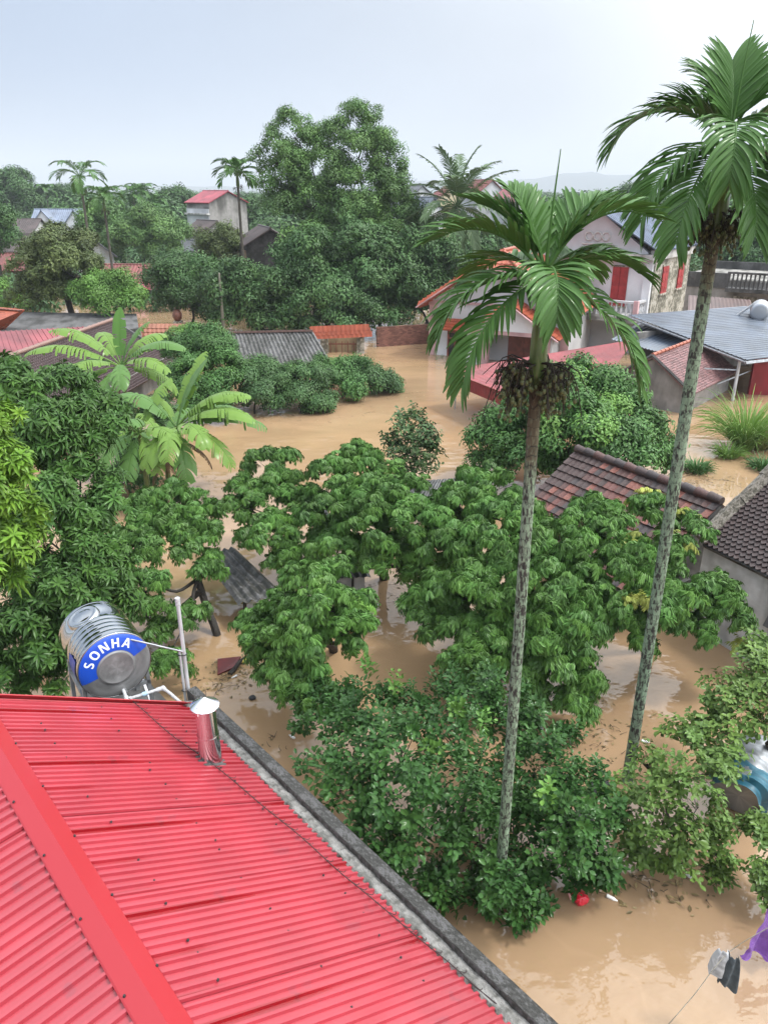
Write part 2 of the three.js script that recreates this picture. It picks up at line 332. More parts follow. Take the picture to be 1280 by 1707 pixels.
// A tree: L lists lobes [px, py, radius in px, height over width, height Y or distance z, depth over width]
function lobesOf(L, o) {
  return L.map(([px, py, rp, k = 0.75, h, dz = 1]) => { const c = h < 0 ? atz(px, py, h) : at(px, py, h), R = rp * depthOf(c) / FPX; return { c, r: [R, R * k, R * dz] }; });
}
function split(lobes, n, q, seed) {   // each lobe broken into smaller domes on its upper side
  const r = rng(seed + 77), out = [];
  for (const l of lobes) { for (let k = 0; k < n; k++) { const d = sph(k * 2.4 + r() * 1.2, mix(-0.25, 1.3, (k + r() * 0.8) / n)), s = q * (0.7 + r() * 0.6), sp = 0.66 + 0.36 * r(); out.push({ c: V(l.c.x + d.x * l.r[0] * sp, l.c.y + d.y * l.r[1] * sp, l.c.z + d.z * l.r[2] * sp), r: [l.r[0] * s, l.r[1] * s * 0.95, l.r[2] * s] }); } }
  return out;
}
function tree(name, label, cat, o) {
  const lobes = lobesOf(o.lobes, o), foot = o.foot, T = thing(name, label, cat, foot, o.group), r = rng(o.seed + 500), mat = o.mat;
  const gs = [], cen = lobes.reduce((s, l) => s.add(l.c), V(0, 0, 0)).multiplyScalar(1 / lobes.length), low = Math.min(...lobes.map((l) => l.c.y - l.r[1]));
  const fork = o.fork ?? V(mix(foot.x, cen.x, 0.45), mix(foot.y, Math.max(low + 0.15, foot.y + 0.4), 0.85), mix(foot.z, cen.z, 0.45)), r0 = o.trunk;
  const jit = (p, a) => V(p.x + (r() - 0.5) * a, p.y + (r() - 0.5) * a * 0.6, p.z + (r() - 0.5) * a), span = foot.distanceTo(fork);
  gs.push(limb([foot.clone().add(V(0, -1.2, 0)), foot, jit(foot.clone().lerp(fork, 0.5), span * 0.16), fork], r0, r0 * 0.75, 8, 12));
  const nodes = [{ p: fork, r: r0 * 0.72, d: 0 }];   // boughs leave the nearest thicker bough, not all one point
  for (const l of [...lobes].sort((x, y) => x.c.distanceTo(fork) - y.c.distanceTo(fork))) {
    const e = l.c.clone(); e.y -= l.r[1] * 0.2;
    const par = nodes.reduce((m, n) => (n.p.distanceTo(e) + 0.35 * n.d < m.p.distanceTo(e) + 0.35 * m.d ? n : m)), D = par.p.distanceTo(e), m1 = jit(par.p.clone().lerp(e, 0.35).add(V(0, -D * 0.05, 0)), D * 0.22), m2 = jit(par.p.clone().lerp(e, 0.7).add(V(0, D * 0.03, 0)), D * 0.2);
    const rb = Math.max(par.r * 0.62, r0 * 0.14); gs.push(limb([par.p, m1, m2, e], rb, rb * 0.55, 6, 10));
    nodes.push({ p: m2, r: rb * 0.75, d: par.d + D * 0.7 }, { p: e, r: rb * 0.55, d: par.d + D });
    for (let k = 0; k < (o.twigs ?? 3); k++) { const d = sph(r() * 6.283, r() * 1.2 - 0.3), q = l.c.clone().add(V(d.x * l.r[0] * 0.85, d.y * l.r[1] * 0.85, d.z * l.r[2] * 0.85)); gs.push(limb([m2.clone().lerp(e, r()), jit(e.clone().lerp(q, 0.5), 0.1 * D), q], rb * 0.4, rb * 0.12, 5, 5)); }
  }
  if (o.extraLimbs) for (const e of o.extraLimbs) gs.push(limb(e.pts, e.r0, e.r1, 7, 12));
  wpart('trunk', gs, o.bark ?? BARK, T);
  const proto = CL[o.kind][o.seed % CL[o.kind].length];
  copies('crown', proto, mat, crown(o.sub ? split(lobes, o.sub, o.subR ?? 0.5, o.seed) : lobes, foot, o), T, true);
  if (o.tips) copies('new_leaves', proto, o.tipMat ?? LM.yellow, crown(lobesOf(o.tips, o), foot, { ...o, cover: o.tipCover ?? 0.9, seed: o.seed + 3, gaps: 0 }), T, true);
  return T;
}

// ---------------------------------------------------------------- palms and bananas
// A feather frond from the origin: az round the trunk, el the starting rise, bend the total fall
function frond(o, seed) {
  const r = rng(seed), n = 22, pts = [V(0, 0, 0)]; let el = o.el, az = o.az;
  const ts = [];
  for (let k = 0; k < n; k++) { const d = sph(az, el); ts.push(d); pts.push(pts[k].clone().addScaledVector(d, o.len / n)); el -= o.bend / n * (0.4 + 1.2 * k / n); az += (o.sweep ?? 0) / n; }
  const s = new Soup(), pairs = o.pairs, rows = [[0, 0.12], [0.12, 0.8], [0.4, 1], [0.7, 0.85], [0.92, 0.5], [1, 0]];
  for (let k = 0; k < pairs; k++) {
    const t = mix(o.from ?? 0.22, 1, k / (pairs - 1)), f = Math.min(n - 1, Math.floor(t * n)), c = pts[f].clone().lerp(pts[Math.min(n, f + 1)], t * n - f), F = ts[f], S = F.clone().cross(UP); if (S.lengthSq() < 0.02) S.set(-Math.sin(az), 0, Math.cos(az)); S.normalize();
    const N = S.clone().cross(F).normalize();
    for (const sd of [-1, 1]) {
      const L = o.leaf * (0.45 + 0.55 * Math.sin(Math.PI * Math.min(1, 0.18 + 0.72 * t))) * (0.88 + r() * 0.24), fw = mix(o.fw ?? 0.75, 1.7, t * t) + (r() - 0.5) * 0.3;
      const D = S.clone().multiplyScalar(sd).addScaledVector(F, fw).addScaledVector(N, (o.vee ?? 0.35) + (r() - 0.5) * 0.3).normalize(), U = N.clone().addScaledVector(S, -sd * 0.3).normalize();
      leaflet(s, c, D, U, L, o.w * (0.8 + r() * 0.4), o.hang * (0.55 + r() * 0.9), r);
    }
  }
  const g = s.geo(), rac = limb(pts.filter((_, k) => k % 2 === 0 || k === n), o.rachis ?? 0.02, 0.004, 6, 22);
  return [g, rac];
}
function leaflet(s, o, D, U, L, W, hang, r) {   // a long narrow blade that bends down along its length
  const n = 6, at0 = s.p.length / 3; let d = D.clone(), c = o.clone();
  for (let k = 0; k <= n; k++) {
    const t = k / n, w = W * 0.5 * (t < 0.25 ? 0.35 + 2.6 * t : 1 - Math.pow((t - 0.25) / 0.75, 4) * 0.85), side = d.clone().cross(U).normalize(), nn = side.clone().cross(d).normalize();
    for (const e of [-1, 0, 1]) { s.p.push(c.x + side.x * e * w + nn.x * Math.abs(e) * w * 0.45, c.y + side.y * e * w + nn.y * Math.abs(e) * w * 0.45, c.z + side.z * e * w + nn.z * Math.abs(e) * w * 0.45); const m = nn.clone().addScaledVector(side, -e * 0.6).normalize(); s.n.push(m.x, m.y, m.z); s.t.push(e * 0.5 + 0.5, t); }
    c.addScaledVector(d, L / n); d.y -= hang / n * (0.4 + t * 1.3); d.normalize();
  }
  for (let k = 0; k < n; k++) { const a = at0 + k * 3; s.i.push(a, a + 3, a + 4, a, a + 4, a + 1, a + 1, a + 4, a + 5, a + 1, a + 5, a + 2); }
}
const STEM = M(lin(0.13, 0.20, 0.05), 0.35, { map: 'mottle', rep: [2, 2], coat: 0.3 });
const NUT = M(lin(0.075, 0.09, 0.03), 0.5), STALK = M(lin(0.04, 0.03, 0.02), 0.75, { map: 'mottle', rep: [3, 3] });
function arecaTrunkTex(brownTop, seed) {   // ring scars, dark bark and pale lichen patches
  const W = 256, H = 1024, d = new Uint8Array(W * H * 4);
  for (let y = 0; y < H; y++) for (let x = 0; x < W; x++) {
    const u = x / W, v = y / H, X = Math.cos(u * 6.283), Y = Math.sin(u * 6.283), z = v * 150 + seed * 50, wz = noise3.noise(X * 1.5, Y * 1.5, z * 0.3), ring = Math.abs(((v * 84 + 0.35 * wz) % 1 + 1) % 1 - 0.5) < 0.05 ? 0.76 : 1;
    const a = 0.5 + 0.5 * fbm(X * 1.5, Y * 1.5, z * 0.55, 4), b = 0.5 + 0.6 * fbm(X * 3.2 + 9, Y * 3.2, z * 1.3, 3), m = sstep(a * 0.5 + b * 0.5 + 0.06 * wz, 0.40, 0.52), top = sstep(v + 0.06 * (a - 0.5), brownTop, brownTop + 0.06);
    const k = 0.75 + 0.5 * pf(u, v, 20, 160, 3);
    const lich = [mix(0.50, 0.42, b), mix(0.55, 0.51, b), mix(0.48, 0.41, b)], dark = [0.19, 0.18, 0.165], brown = [0.31, 0.28, 0.21], pale = sstep(b, 0.55, 0.62) * 0.35;
    for (let i = 0; i < 3; i++) { let c = mix(dark[i], lich[i], m); c = mix(c, mix(brown[i] * (ring < 1 ? 0.6 : 1), lich[i], pale), top); d[(y * W + x) * 4 + i] = Math.max(0, Math.min(255, c * ring * k * 255)); }
    d[(y * W + x) * 4 + 3] = 255;
  }
  const t = new THREE.DataTexture(d, W, H, THREE.RGBAFormat); t.wrapS = t.wrapT = THREE.RepeatWrapping; t.magFilter = THREE.LinearFilter; t.colorSpace = THREE.SRGBColorSpace; t.needsUpdate = true; return t;
}
function palm(name, label, o) {   // foot, top of the trunk, fronds
  const T = thing(name, label, o.cat ?? 'palm tree', o.foot, o.group), h = o.h, r = rng(o.seed), n = Math.round(h / (o.ring ?? 0.07)), pts = [];
  for (let k = 0; k <= n; k++) { const t = k / n, w = mix(o.r0, o.r1, Math.pow(t, 0.7)) * (1 + 0.04 * noise3.noise(t * 9, o.seed, 0)); pts.push([w, -1.3 + (h + 1.3) * t]); if (o.ring !== 9) pts.push([w * 1.055, -1.3 + (h + 1.3) * (t + 0.25 / n)]); }
  const lean = o.lean ?? [0, 0], tr = lathe(pts, o.sides ?? 18), P = tr.attributes.position;
  for (let k = 0; k < P.count; k++) { const t = Math.max(0, P.getY(k) / h); P.setX(k, P.getX(k) + lean[0] * t * t); P.setZ(k, P.getZ(k) + lean[1] * t * t); }
  part('trunk', tr, o.trunkMat, T);
  const top = V(lean[0], h, lean[1]);
  if (o.shaft) part('crownshaft', lathe([[o.r1 * 1.02, 0], [o.r1 * 1.5, o.shaft * 0.12], [o.r1 * 1.42, o.shaft * 0.4], [o.r1 * 1.05, o.shaft * 0.8], [o.r1 * 0.8, o.shaft]], 16).translate(top.x, top.y, top.z), STEM, T);
  const src = top.clone().add(V(0, (o.shaft ?? 0) * 0.97, 0));
  o.fronds.forEach((f, k) => { const [g, rac] = frond({ ...o.frond, ...f }, o.seed * 31 + k), off = src.clone().add(V(0, f.up ?? 0, 0)); g.translate(off.x, off.y, off.z); rac.translate(off.x, off.y, off.z); part('frond', [g, rac], f.mat ?? o.leafMat, T); });
  if (o.spear) part('spear_leaf', limb([src.clone().add(V(0, -0.1, 0)), src.clone().add(V(o.spear * 0.02, o.spear * 0.5, 0)), src.clone().add(V(o.spear * 0.05, o.spear, 0))], 0.022, 0.004, 6, 8), o.leafMat, T);
  if (o.fruit) {   // the brown tangle of flower stalks and betel nuts under the shaft
    const gs = [], ns = [], nut = new THREE.SphereGeometry(0.019, 7, 5).scale(1, 1.35, 1);
    for (let k = 0; k < o.fruit.n; k++) {
      const az = r() * 6.283, L = o.fruit.len * (0.5 + r() * 0.7), d = sph(az, 0.35 - r() * 0.6), a = top.clone().add(V(d.x * o.r1, o.fruit.y + (r() - 0.4) * 0.25, d.z * o.r1)), b = a.clone().addScaledVector(d, L * 0.55), c = b.clone().add(V(d.x * L * 0.3, -L * (0.25 + r() * 0.6), d.z * L * 0.3));
      gs.push(limb([a, b, c], 0.010, 0.003, 4, 5));
      for (let q = 0; q < 6; q++) { const p = a.clone().lerp(b, 0.5 + r() * 0.5), e = p.clone().add(V((r() - 0.5) * 0.2, -0.08 - r() * 0.3, (r() - 0.5) * 0.2)); gs.push(limb([p, p.clone().lerp(e, 0.5).add(V(0, 0.02, 0)), e], 0.005, 0.002, 4, 3)); for (let z = 0; z < 2; z++) if (r() < 0.75) { const w = p.clone().lerp(e, 0.3 + r() * 0.7); ns.push(nut.clone().translate(w.x + (r() - 0.5) * 0.05, w.y + (r() - 0.5) * 0.05, w.z + (r() - 0.5) * 0.05)); } }
    }
    part('fruit_stalk', gs, STALK, T); part('betel_nuts', ns, NUT, T, true);
  }
  return T;
}
function bananaLeaf(o, seed) {   // a long blade torn into strips on both sides of its midrib
  const r = rng(seed), n = 26, pts = [V(0, 0, 0)], ts = []; let el = o.el;
  for (let k = 0; k < n; k++) { const d = sph(o.az, el); ts.push(d); pts.push(pts[k].clone().addScaledVector(d, o.len / n)); el -= o.bend / n * (0.3 + 1.4 * k / n); }
  const s = new Soup(), S = V(-Math.sin(o.az), 0, Math.cos(o.az)), from = Math.floor(n * 0.2);
  for (const sd of [-1, 1]) {
    let k = from;
    while (k < n) {
      const torn = r() < (o.torn ?? 0.6), m = Math.min(n - k, torn ? 1 : 1 + Math.floor(r() * 3)), fall = (o.fall ?? 0.5) + r() * (torn ? 0.6 : 0.2);
      const a0 = s.p.length / 3, C = 4;
      for (let j = 0; j <= m; j++) for (let c = 0; c <= C; c++) {
        const f = Math.min(n - 1, k + j), t = (k + j) / n, w = o.w * Math.pow(Math.sin(Math.PI * Math.min(1, 0.08 + 0.90 * (t - 0.2) / 0.8)), 0.55) * (1 - (j === 0 || j === m ? 0 : 0)), e = c / C, N = S.clone().cross(ts[f]).normalize(); if (N.y < 0) N.negate();
        const shrink = torn ? (j === 0 ? 0.12 : -0.12) * e : 0, p = pts[Math.min(n, k + j)].clone().addScaledVector(S, sd * w * e * (1 - 0.25 * fall * e)).addScaledVector(ts[f], w * e * 0.35 + shrink * o.len / n * 2).addScaledVector(N, w * 0.3 * Math.sin(e * 2.2) * 0.6); p.y -= fall * w * e * e;
        s.p.push(p.x, p.y, p.z); const nm = N.clone().addScaledVector(S, sd * (fall * e - 0.2)).normalize(); s.n.push(nm.x, nm.y, nm.z); s.t.push(e, t);
      }
      for (let j = 0; j < m; j++) for (let c = 0; c < C; c++) { const a = a0 + j * (C + 1) + c; s.i.push(a, a + 1, a + C + 2, a, a + C + 2, a + C + 1); }
      k += m;
    }
  }
  return [s.geo(), limb(pts.filter((_, k) => k % 2 === 0), 0.028, 0.006, 6, 22)];
}
const BSTEM = M(lin(0.16, 0.22, 0.06), 0.45, { map: 'stain', rep: [3, 1], coat: 0.2 }), DRYLEAF = M(lin(0.16, 0.095, 0.045), 0.9, { map: 'mottle', rep: [4, 4] });
function banana(label, foot, h, leaves, seed, group) {
  const T = thing('banana_plant', label, 'banana plant', foot, group), r = rng(seed);
  part('stem', limb([V(0, -1, 0), V(0.03, h * 0.4, 0), V(0, h * 0.75, 0.02), V(0, h * 1.03, 0)], 0.13, 0.05, 10, 12), BSTEM, T);
  leaves.forEach((l, k) => { const gs = bananaLeaf(l, seed * 13 + k); gs.forEach((g) => g.translate(0, h + (l.up ?? 0), 0)); part('leaf', gs, l.mat ?? (k % 3 === 1 ? LM.bananaDark : LM.banana), T); });
  for (let k = 0; k < 3; k++) { const gs = bananaLeaf({ az: r() * 6.28, el: -0.5, bend: 1.0, len: h * 0.7, w: 0.12, torn: 0.9, fall: 1.2 }, seed + k); gs.forEach((g) => g.translate(0, h * 0.85, 0)); part('dead_leaf', gs, DRYLEAF, T); }
  return T;
}
// ---------------------------------------------------------------- ground, flood water, hills
{
  const h = (x, z) => { const e = Math.max(sstep(-z, 74, 96), sstep(Math.abs(x), 75, 95), sstep(z, 14, 30)); return mix(-1.7, 0.3 + 0.25 * fbm(x * 0.02, 1, z * 0.02), e); };
  const g = grid(120, 120, (u, v) => { const a = (u - 0.5) * 2, b = v, x = Math.sign(a) * Math.pow(Math.abs(a), 2.6) * 3200, z = 40 - Math.pow(b, 2.4) * 5200; return V(x, h(x, z), z); }, (u, v) => [Math.sign(u - 0.5) * Math.pow(Math.abs(u - 0.5) * 2, 2.6) * 320, Math.pow(v, 2.4) * 520]);
  structure('ground', g, M(lin(0.075, 0.085, 0.045), 0.95, { map: 'mottle', rep: [1, 1] }));
  const hill = (x, z, k) => { const a = sstep(x, -2600, -1500) * (0.35 + 0.65 * sstep(x, -200, 700)); return Math.max(-2, (22 + 170 * Math.abs(fbm(x * 0.0017 + k * 3, k, 0.5, 5))) * a); };
  structure('hills', [0, 1].map((k) => grid(160, 8, (u, v) => { const x = mix(-5200, 5200, u); return V(x, v === 0 || v === 1 ? -3 : 2.2 * hill(x * 0.5, 0, k) * Math.sin(Math.PI * v) * (0.7 + 0.5 * k), -3600 - k * 900 - v * 600); }, (u, v) => [u * 400, v * 30])), M(lin(0.04, 0.075, 0.04), 1, { map: 'mottle', rep: [1, 1] }));
}
{
  const wave = dtex(1024, (u, v) => { const a = pf(u, v, 6, 9, 3), b = pf(u, v, 22, 34, 4, LN2), m = sstep(pf(u, v, 3, 3, 3, LN2), 0.42, 0.68); return 0.5 + (a - 0.5) * 0.75 + (b - 0.5) * (0.08 + 0.42 * m); });
  const silt = dtex(1024, (u, v) => { const w = pf(u, v, 3, 3, 4), a = pf(u + w * 0.25, v + w * 0.18, 5, 8, 5, LN2), s = sstep(Math.abs(pf(u + w * 0.3, v - w * 0.2, 7, 9, 5) - 0.5), 0.0, 0.02); const k = 0.88 + 0.24 * a; return [0.72 * k + (1 - s) * 0.015, 0.60 * k + (1 - s) * 0.013, 0.475 * k * (0.96 + 0.08 * w) + (1 - s) * 0.012]; }, true);
  const m = new THREE.MeshPhysicalMaterial({ color: lin(0.66, 0.655, 0.62), roughness: 0.03, ior: 1.55, side: THREE.DoubleSide });
  m.map = rep(silt, 1 / 14); m.bumpMap = rep(wave, 1 / 7); m.bumpScale = 0.028;
  structure('flood_water', grid(60, 60, (u, v) => V((u - 0.5) * 190, 0, 34 - v * 132), (u, v) => [(u - 0.5) * 190, v * 132]), m);
}

// ---------------------------------------------------------------- roofs
const rnd = rng(77);
// one clay tile: a shallow trough with a lip, lying in x (across) and y (up the slope)
function tileGeo(w, l, rise, lift, kind) {
  const g = grid(6, 2, (u, v) => { const x = (u - 0.5) * w; let z = kind === 'scale' ? -rise * Math.pow(Math.abs(u - 0.5) * 2, 2) : rise * (Math.pow(Math.abs(u - 0.5) * 2, 3) - 0.25 * Math.cos((u - 0.5) * 12.57)), y = (v - 0.5) * l; if (kind === 'scale') y -= (v === 0 ? 1 : v === 1 ? 0 : 0.3) * -w * 0.55 * Math.pow(Math.abs(u - 0.5) * 2, 2); return V(x, y, z + lift * (1 - v)); }, (u, v) => [u * w * 3, v * l * 3]);
  const lip = grid(6, 1, (u, v) => { const p = g.attributes.position, k = Math.round(u * 6); return V(p.getX(k), p.getY(k) + v * 0.004, p.getZ(k) - v * lift * 0.95); });
  return joined([g, lip]);
}
function tilesOn(parent, A, B, C, D, o) {
  const N0 = B.clone().sub(A).cross(D.clone().sub(A)).normalize(), N = N0.y < 0 ? N0.negate() : N0, sl = A.clone().lerp(B, 0.5).distanceTo(D.clone().lerp(C, 0.5)), rows = Math.max(1, Math.round(sl / o.l)), list = [], r = rng(o.seed ?? 5);
  const geos = [tileGeo(o.w * 1.04, o.l * 1.22, o.rise ?? 0.02, o.lift ?? 0.03, o.kind), tileGeo(o.w * 0.99, o.l * 1.2, (o.rise ?? 0.02) * 0.85, (o.lift ?? 0.03) * 1.15, o.kind)], inv = new THREE.Matrix4().copy(parent.matrixWorld).invert();
  for (let j = 0; j < rows; j++) {
    const v = (j + 0.5) / rows, a = A.clone().lerp(D, v), b = B.clone().lerp(C, v), W = a.distanceTo(b), n = Math.round(W / o.w); if (n < 1) continue;
    const X = b.clone().sub(a).normalize(), Y = N.clone().cross(X).normalize(); if (Y.dot(D.clone().sub(A).add(C).sub(B)) < 0) Y.negate();
    const Z = X.clone().cross(Y);
    for (let i = 0; i < n; i++) {
      const off = o.kind === 'scale' && j % 2 ? 0.5 : 0; if (i + off + 0.5 > n + 0.2) continue;
      const p = a.clone().addScaledVector(X, (i + 0.5 + off) * W / n).addScaledVector(N, 0.012 + r() * (o.jit ?? 0.004)), q = new THREE.Quaternion().setFromRotationMatrix(new THREE.Matrix4().makeBasis(X, Y, Z.dot(N) < 0 ? Z.negate() : Z));
      q.multiply(new THREE.Quaternion().setFromEuler(new THREE.Euler((r() - 0.5) * (o.tilt ?? 0.03), (r() - 0.5) * (o.tilt ?? 0.03), (r() - 0.5) * (o.tilt ?? 0.03))));
      list.push({ p, q, d: p.distanceTo(camera.position), pick: r(), g: r() < 0.5 ? 0 : 1, tint: 1 + (r() - 0.5) * (o.vary ?? 0.3) });
    }
  }
  list.sort((x, y) => x.d - y.d);
  const many = o.parts ? Math.min(o.parts, list.length) : 0, T = new THREE.Matrix4(), one = V(1, 1, 1);
  for (const t of list.slice(0, many)) { const m = part('roof_tile', geos[t.g], o.mats[Math.min(o.mats.length - 1, Math.floor(Math.pow(t.pick, o.bias ?? 1) * o.mats.length))], parent); T.compose(t.p, t.q, one).premultiply(inv).decompose(m.position, m.quaternion, m.scale); }
  const left = list.slice(many);
  if (left.length) copies('roof_tiles', geos[0], o.mats[0], left.map((t) => ({ m: new THREE.Matrix4().compose(t.p, t.q, one).premultiply(inv), c: new THREE.Color().setRGB(t.tint, t.tint * (1 - 0.1 * t.pick), t.tint * (1 - 0.12 * t.pick)) })), parent, true);
}
const lay = (parent) => (x, y, z) => V(x, y, z).applyMatrix4(parent.matrixWorld);
const tileMat = (c, rough = 0.55, map = 'mottle', rp = 3) => M(lin(...c), rough, { map, rep: [rp, rp], bump: 0.006, brep: [6, 6], coat: 0.25, coatRough: 0.35 });
const TM = {
  orange: [tileMat([0.50, 0.11, 0.045], 0.45, 'mottle')], orangeLight: [tileMat([0.52, 0.14, 0.07], 0.5, 'mottle')], old: [tileMat([0.075, 0.042, 0.037]), tileMat([0.12, 0.05, 0.04]), tileMat([0.055, 0.038, 0.038]), tileMat([0.19, 0.065, 0.05]), tileMat([0.29, 0.095, 0.065])],
  brown: [tileMat([0.125, 0.085, 0.085], 0.75)], scale: [tileMat([0.072, 0.047, 0.046], 0.6), tileMat([0.10, 0.062, 0.056], 0.6), tileMat([0.05, 0.037, 0.038], 0.6)], shed: [tileMat([0.30, 0.16, 0.16], 0.7)],
};
const metalRoof = (c, rough = 0.32, coat = 0.35) => M(lin(...c), rough, { map: 'mottle', rep: [0.25, 0.25], coat, coatRough: 0.18 });
const RM = { red: metalRoof([0.42, 0.055, 0.075]), dullRed: metalRoof([0.33, 0.075, 0.085], 0.45), porch: metalRoof([0.33, 0.045, 0.055], 0.4), blue: metalRoof([0.095, 0.125, 0.175], 0.4), villaBlue: metalRoof([0.20, 0.25, 0.35], 0.4), fibro: M(lin(0.115, 0.115, 0.12), 0.6, { map: 'moss', rep: [0.5, 0.5], bump: 0.008, coat: 0.3, coatRough: 0.3 }), fibroDark: M(lin(0.07, 0.075, 0.082), 0.5, { map: 'moss', rep: [0.6, 0.6], bump: 0.006, coat: 0.4, coatRough: 0.25 }), farTile: metalRoof([0.26, 0.07, 0.06], 0.6, 0.1), farBrown: metalRoof([0.09, 0.065, 0.062], 0.7, 0.15), farGrey: metalRoof([0.13, 0.14, 0.155], 0.55, 0.2), pinkRed: metalRoof([0.42, 0.06, 0.085], 0.45), brownMetal: metalRoof([0.13, 0.07, 0.06], 0.6) };

// A gabled house about its middle: ridge along local z, a gable to the front (+z). w, d, eave, ridge in metres above the water.
function gabled(o) {
  const H = thing('house', o.label, 'house', o.pos, o.group, o.turn ?? 0), { w, d, e, r } = o, ov = o.over ?? 0.35;
  part('wall', prism([[-w / 2, -1.6], [w / 2, -1.6], [w / 2, e], [0, r - 0.05], [-w / 2, e]], d).translate(0, 0, d / 2), o.wall, H);
  const k = (r - e) / (w / 2), W = lay(H), y0 = e - k * ov + 0.06;
  for (const s of [-1, 1]) {
    const A = V(s * (w / 2 + ov), y0, d / 2 + ov), B = V(s * (w / 2 + ov), y0, -d / 2 - ov), C = V(0, r + 0.08, -d / 2 - ov), D = V(0, r + 0.08, d / 2 + ov), q = s > 0 ? [A, B, C, D] : [B, A, D, C];
    part('roof_slope', [slab(...q, 0.07), ...(o.roofKind === 'flat' ? [] : [sheet(...q.map((p) => p.clone().add(V(0, 0.02, 0))), o.pitch ?? 0.3, 0.05)])], o.roof, H);
  }
  part('ridge_cap', rod(V(0, r + 0.1, -d / 2 - ov - 0.02), V(0, r + 0.1, d / 2 + ov + 0.02), 0.1, 0.1, 8), o.cap ?? o.roof, H);
  for (const [face, x, y, ww, wh, m] of o.windows ?? []) {   // face 0 front, 1 right side, 3 left side
    const g = new THREE.Group(); g.name = 'window'; H.add(g);
    if (face === 0) g.position.set(x, y, d / 2 + 0.02); else { g.position.set((face === 1 ? 1 : -1) * (w / 2 + 0.02), y, x); g.rotation.y = face === 1 ? Math.PI / 2 : -Math.PI / 2; }
    part('frame', [box(ww + 0.16, 0.09, 0.1, 0, wh / 2 + 0.04), box(ww + 0.16, 0.09, 0.12, 0, -wh / 2 - 0.04), box(0.08, wh, 0.1, -ww / 2 - 0.04), box(0.08, wh, 0.1, ww / 2 + 0.04)], o.frame ?? MAT.white, g);
    part('pane', box(ww, wh, 0.03), m ?? MAT.glass, g);
  }
  return H;
}
// A plain shed or building from a wall outline on the ground and one roof sheet
function quadRoofed(name, label, cat, q, o) {   // q: eave A, B then ridge C, D in the place's metres
  const T = thing(name, label, cat, V(...['x', 'y', 'z'].map((k) => (q[0][k] + q[1][k] + q[2][k] + q[3][k]) / 4)).setY(0), o.group);
  wpart('roof_sheet', o.tiles ? slab(...q, 0.05) : [sheet(...q, o.pitch ?? 0.18, o.amp ?? 0.03, o.kind ?? 'round', o.nv ?? 3, o.thick ?? 0.01, o.rough)].flat(), o.roof, T);
  if (o.tiles) tilesOn(T, ...q, o.tiles);
  return T;
}
function wallOn(a, b, y0, y1, t = 0.2) { const p = a.clone().setY(y0), q = b.clone().setY(y0), d = q.clone().sub(p), L = d.length(), g = box(L, y1 - y0, t, 0, (y1 - y0) / 2, 0); g.rotateY(-Math.atan2(d.z, d.x)); return g.translate((p.x + q.x) / 2, y0, (p.z + q.z) / 2); }

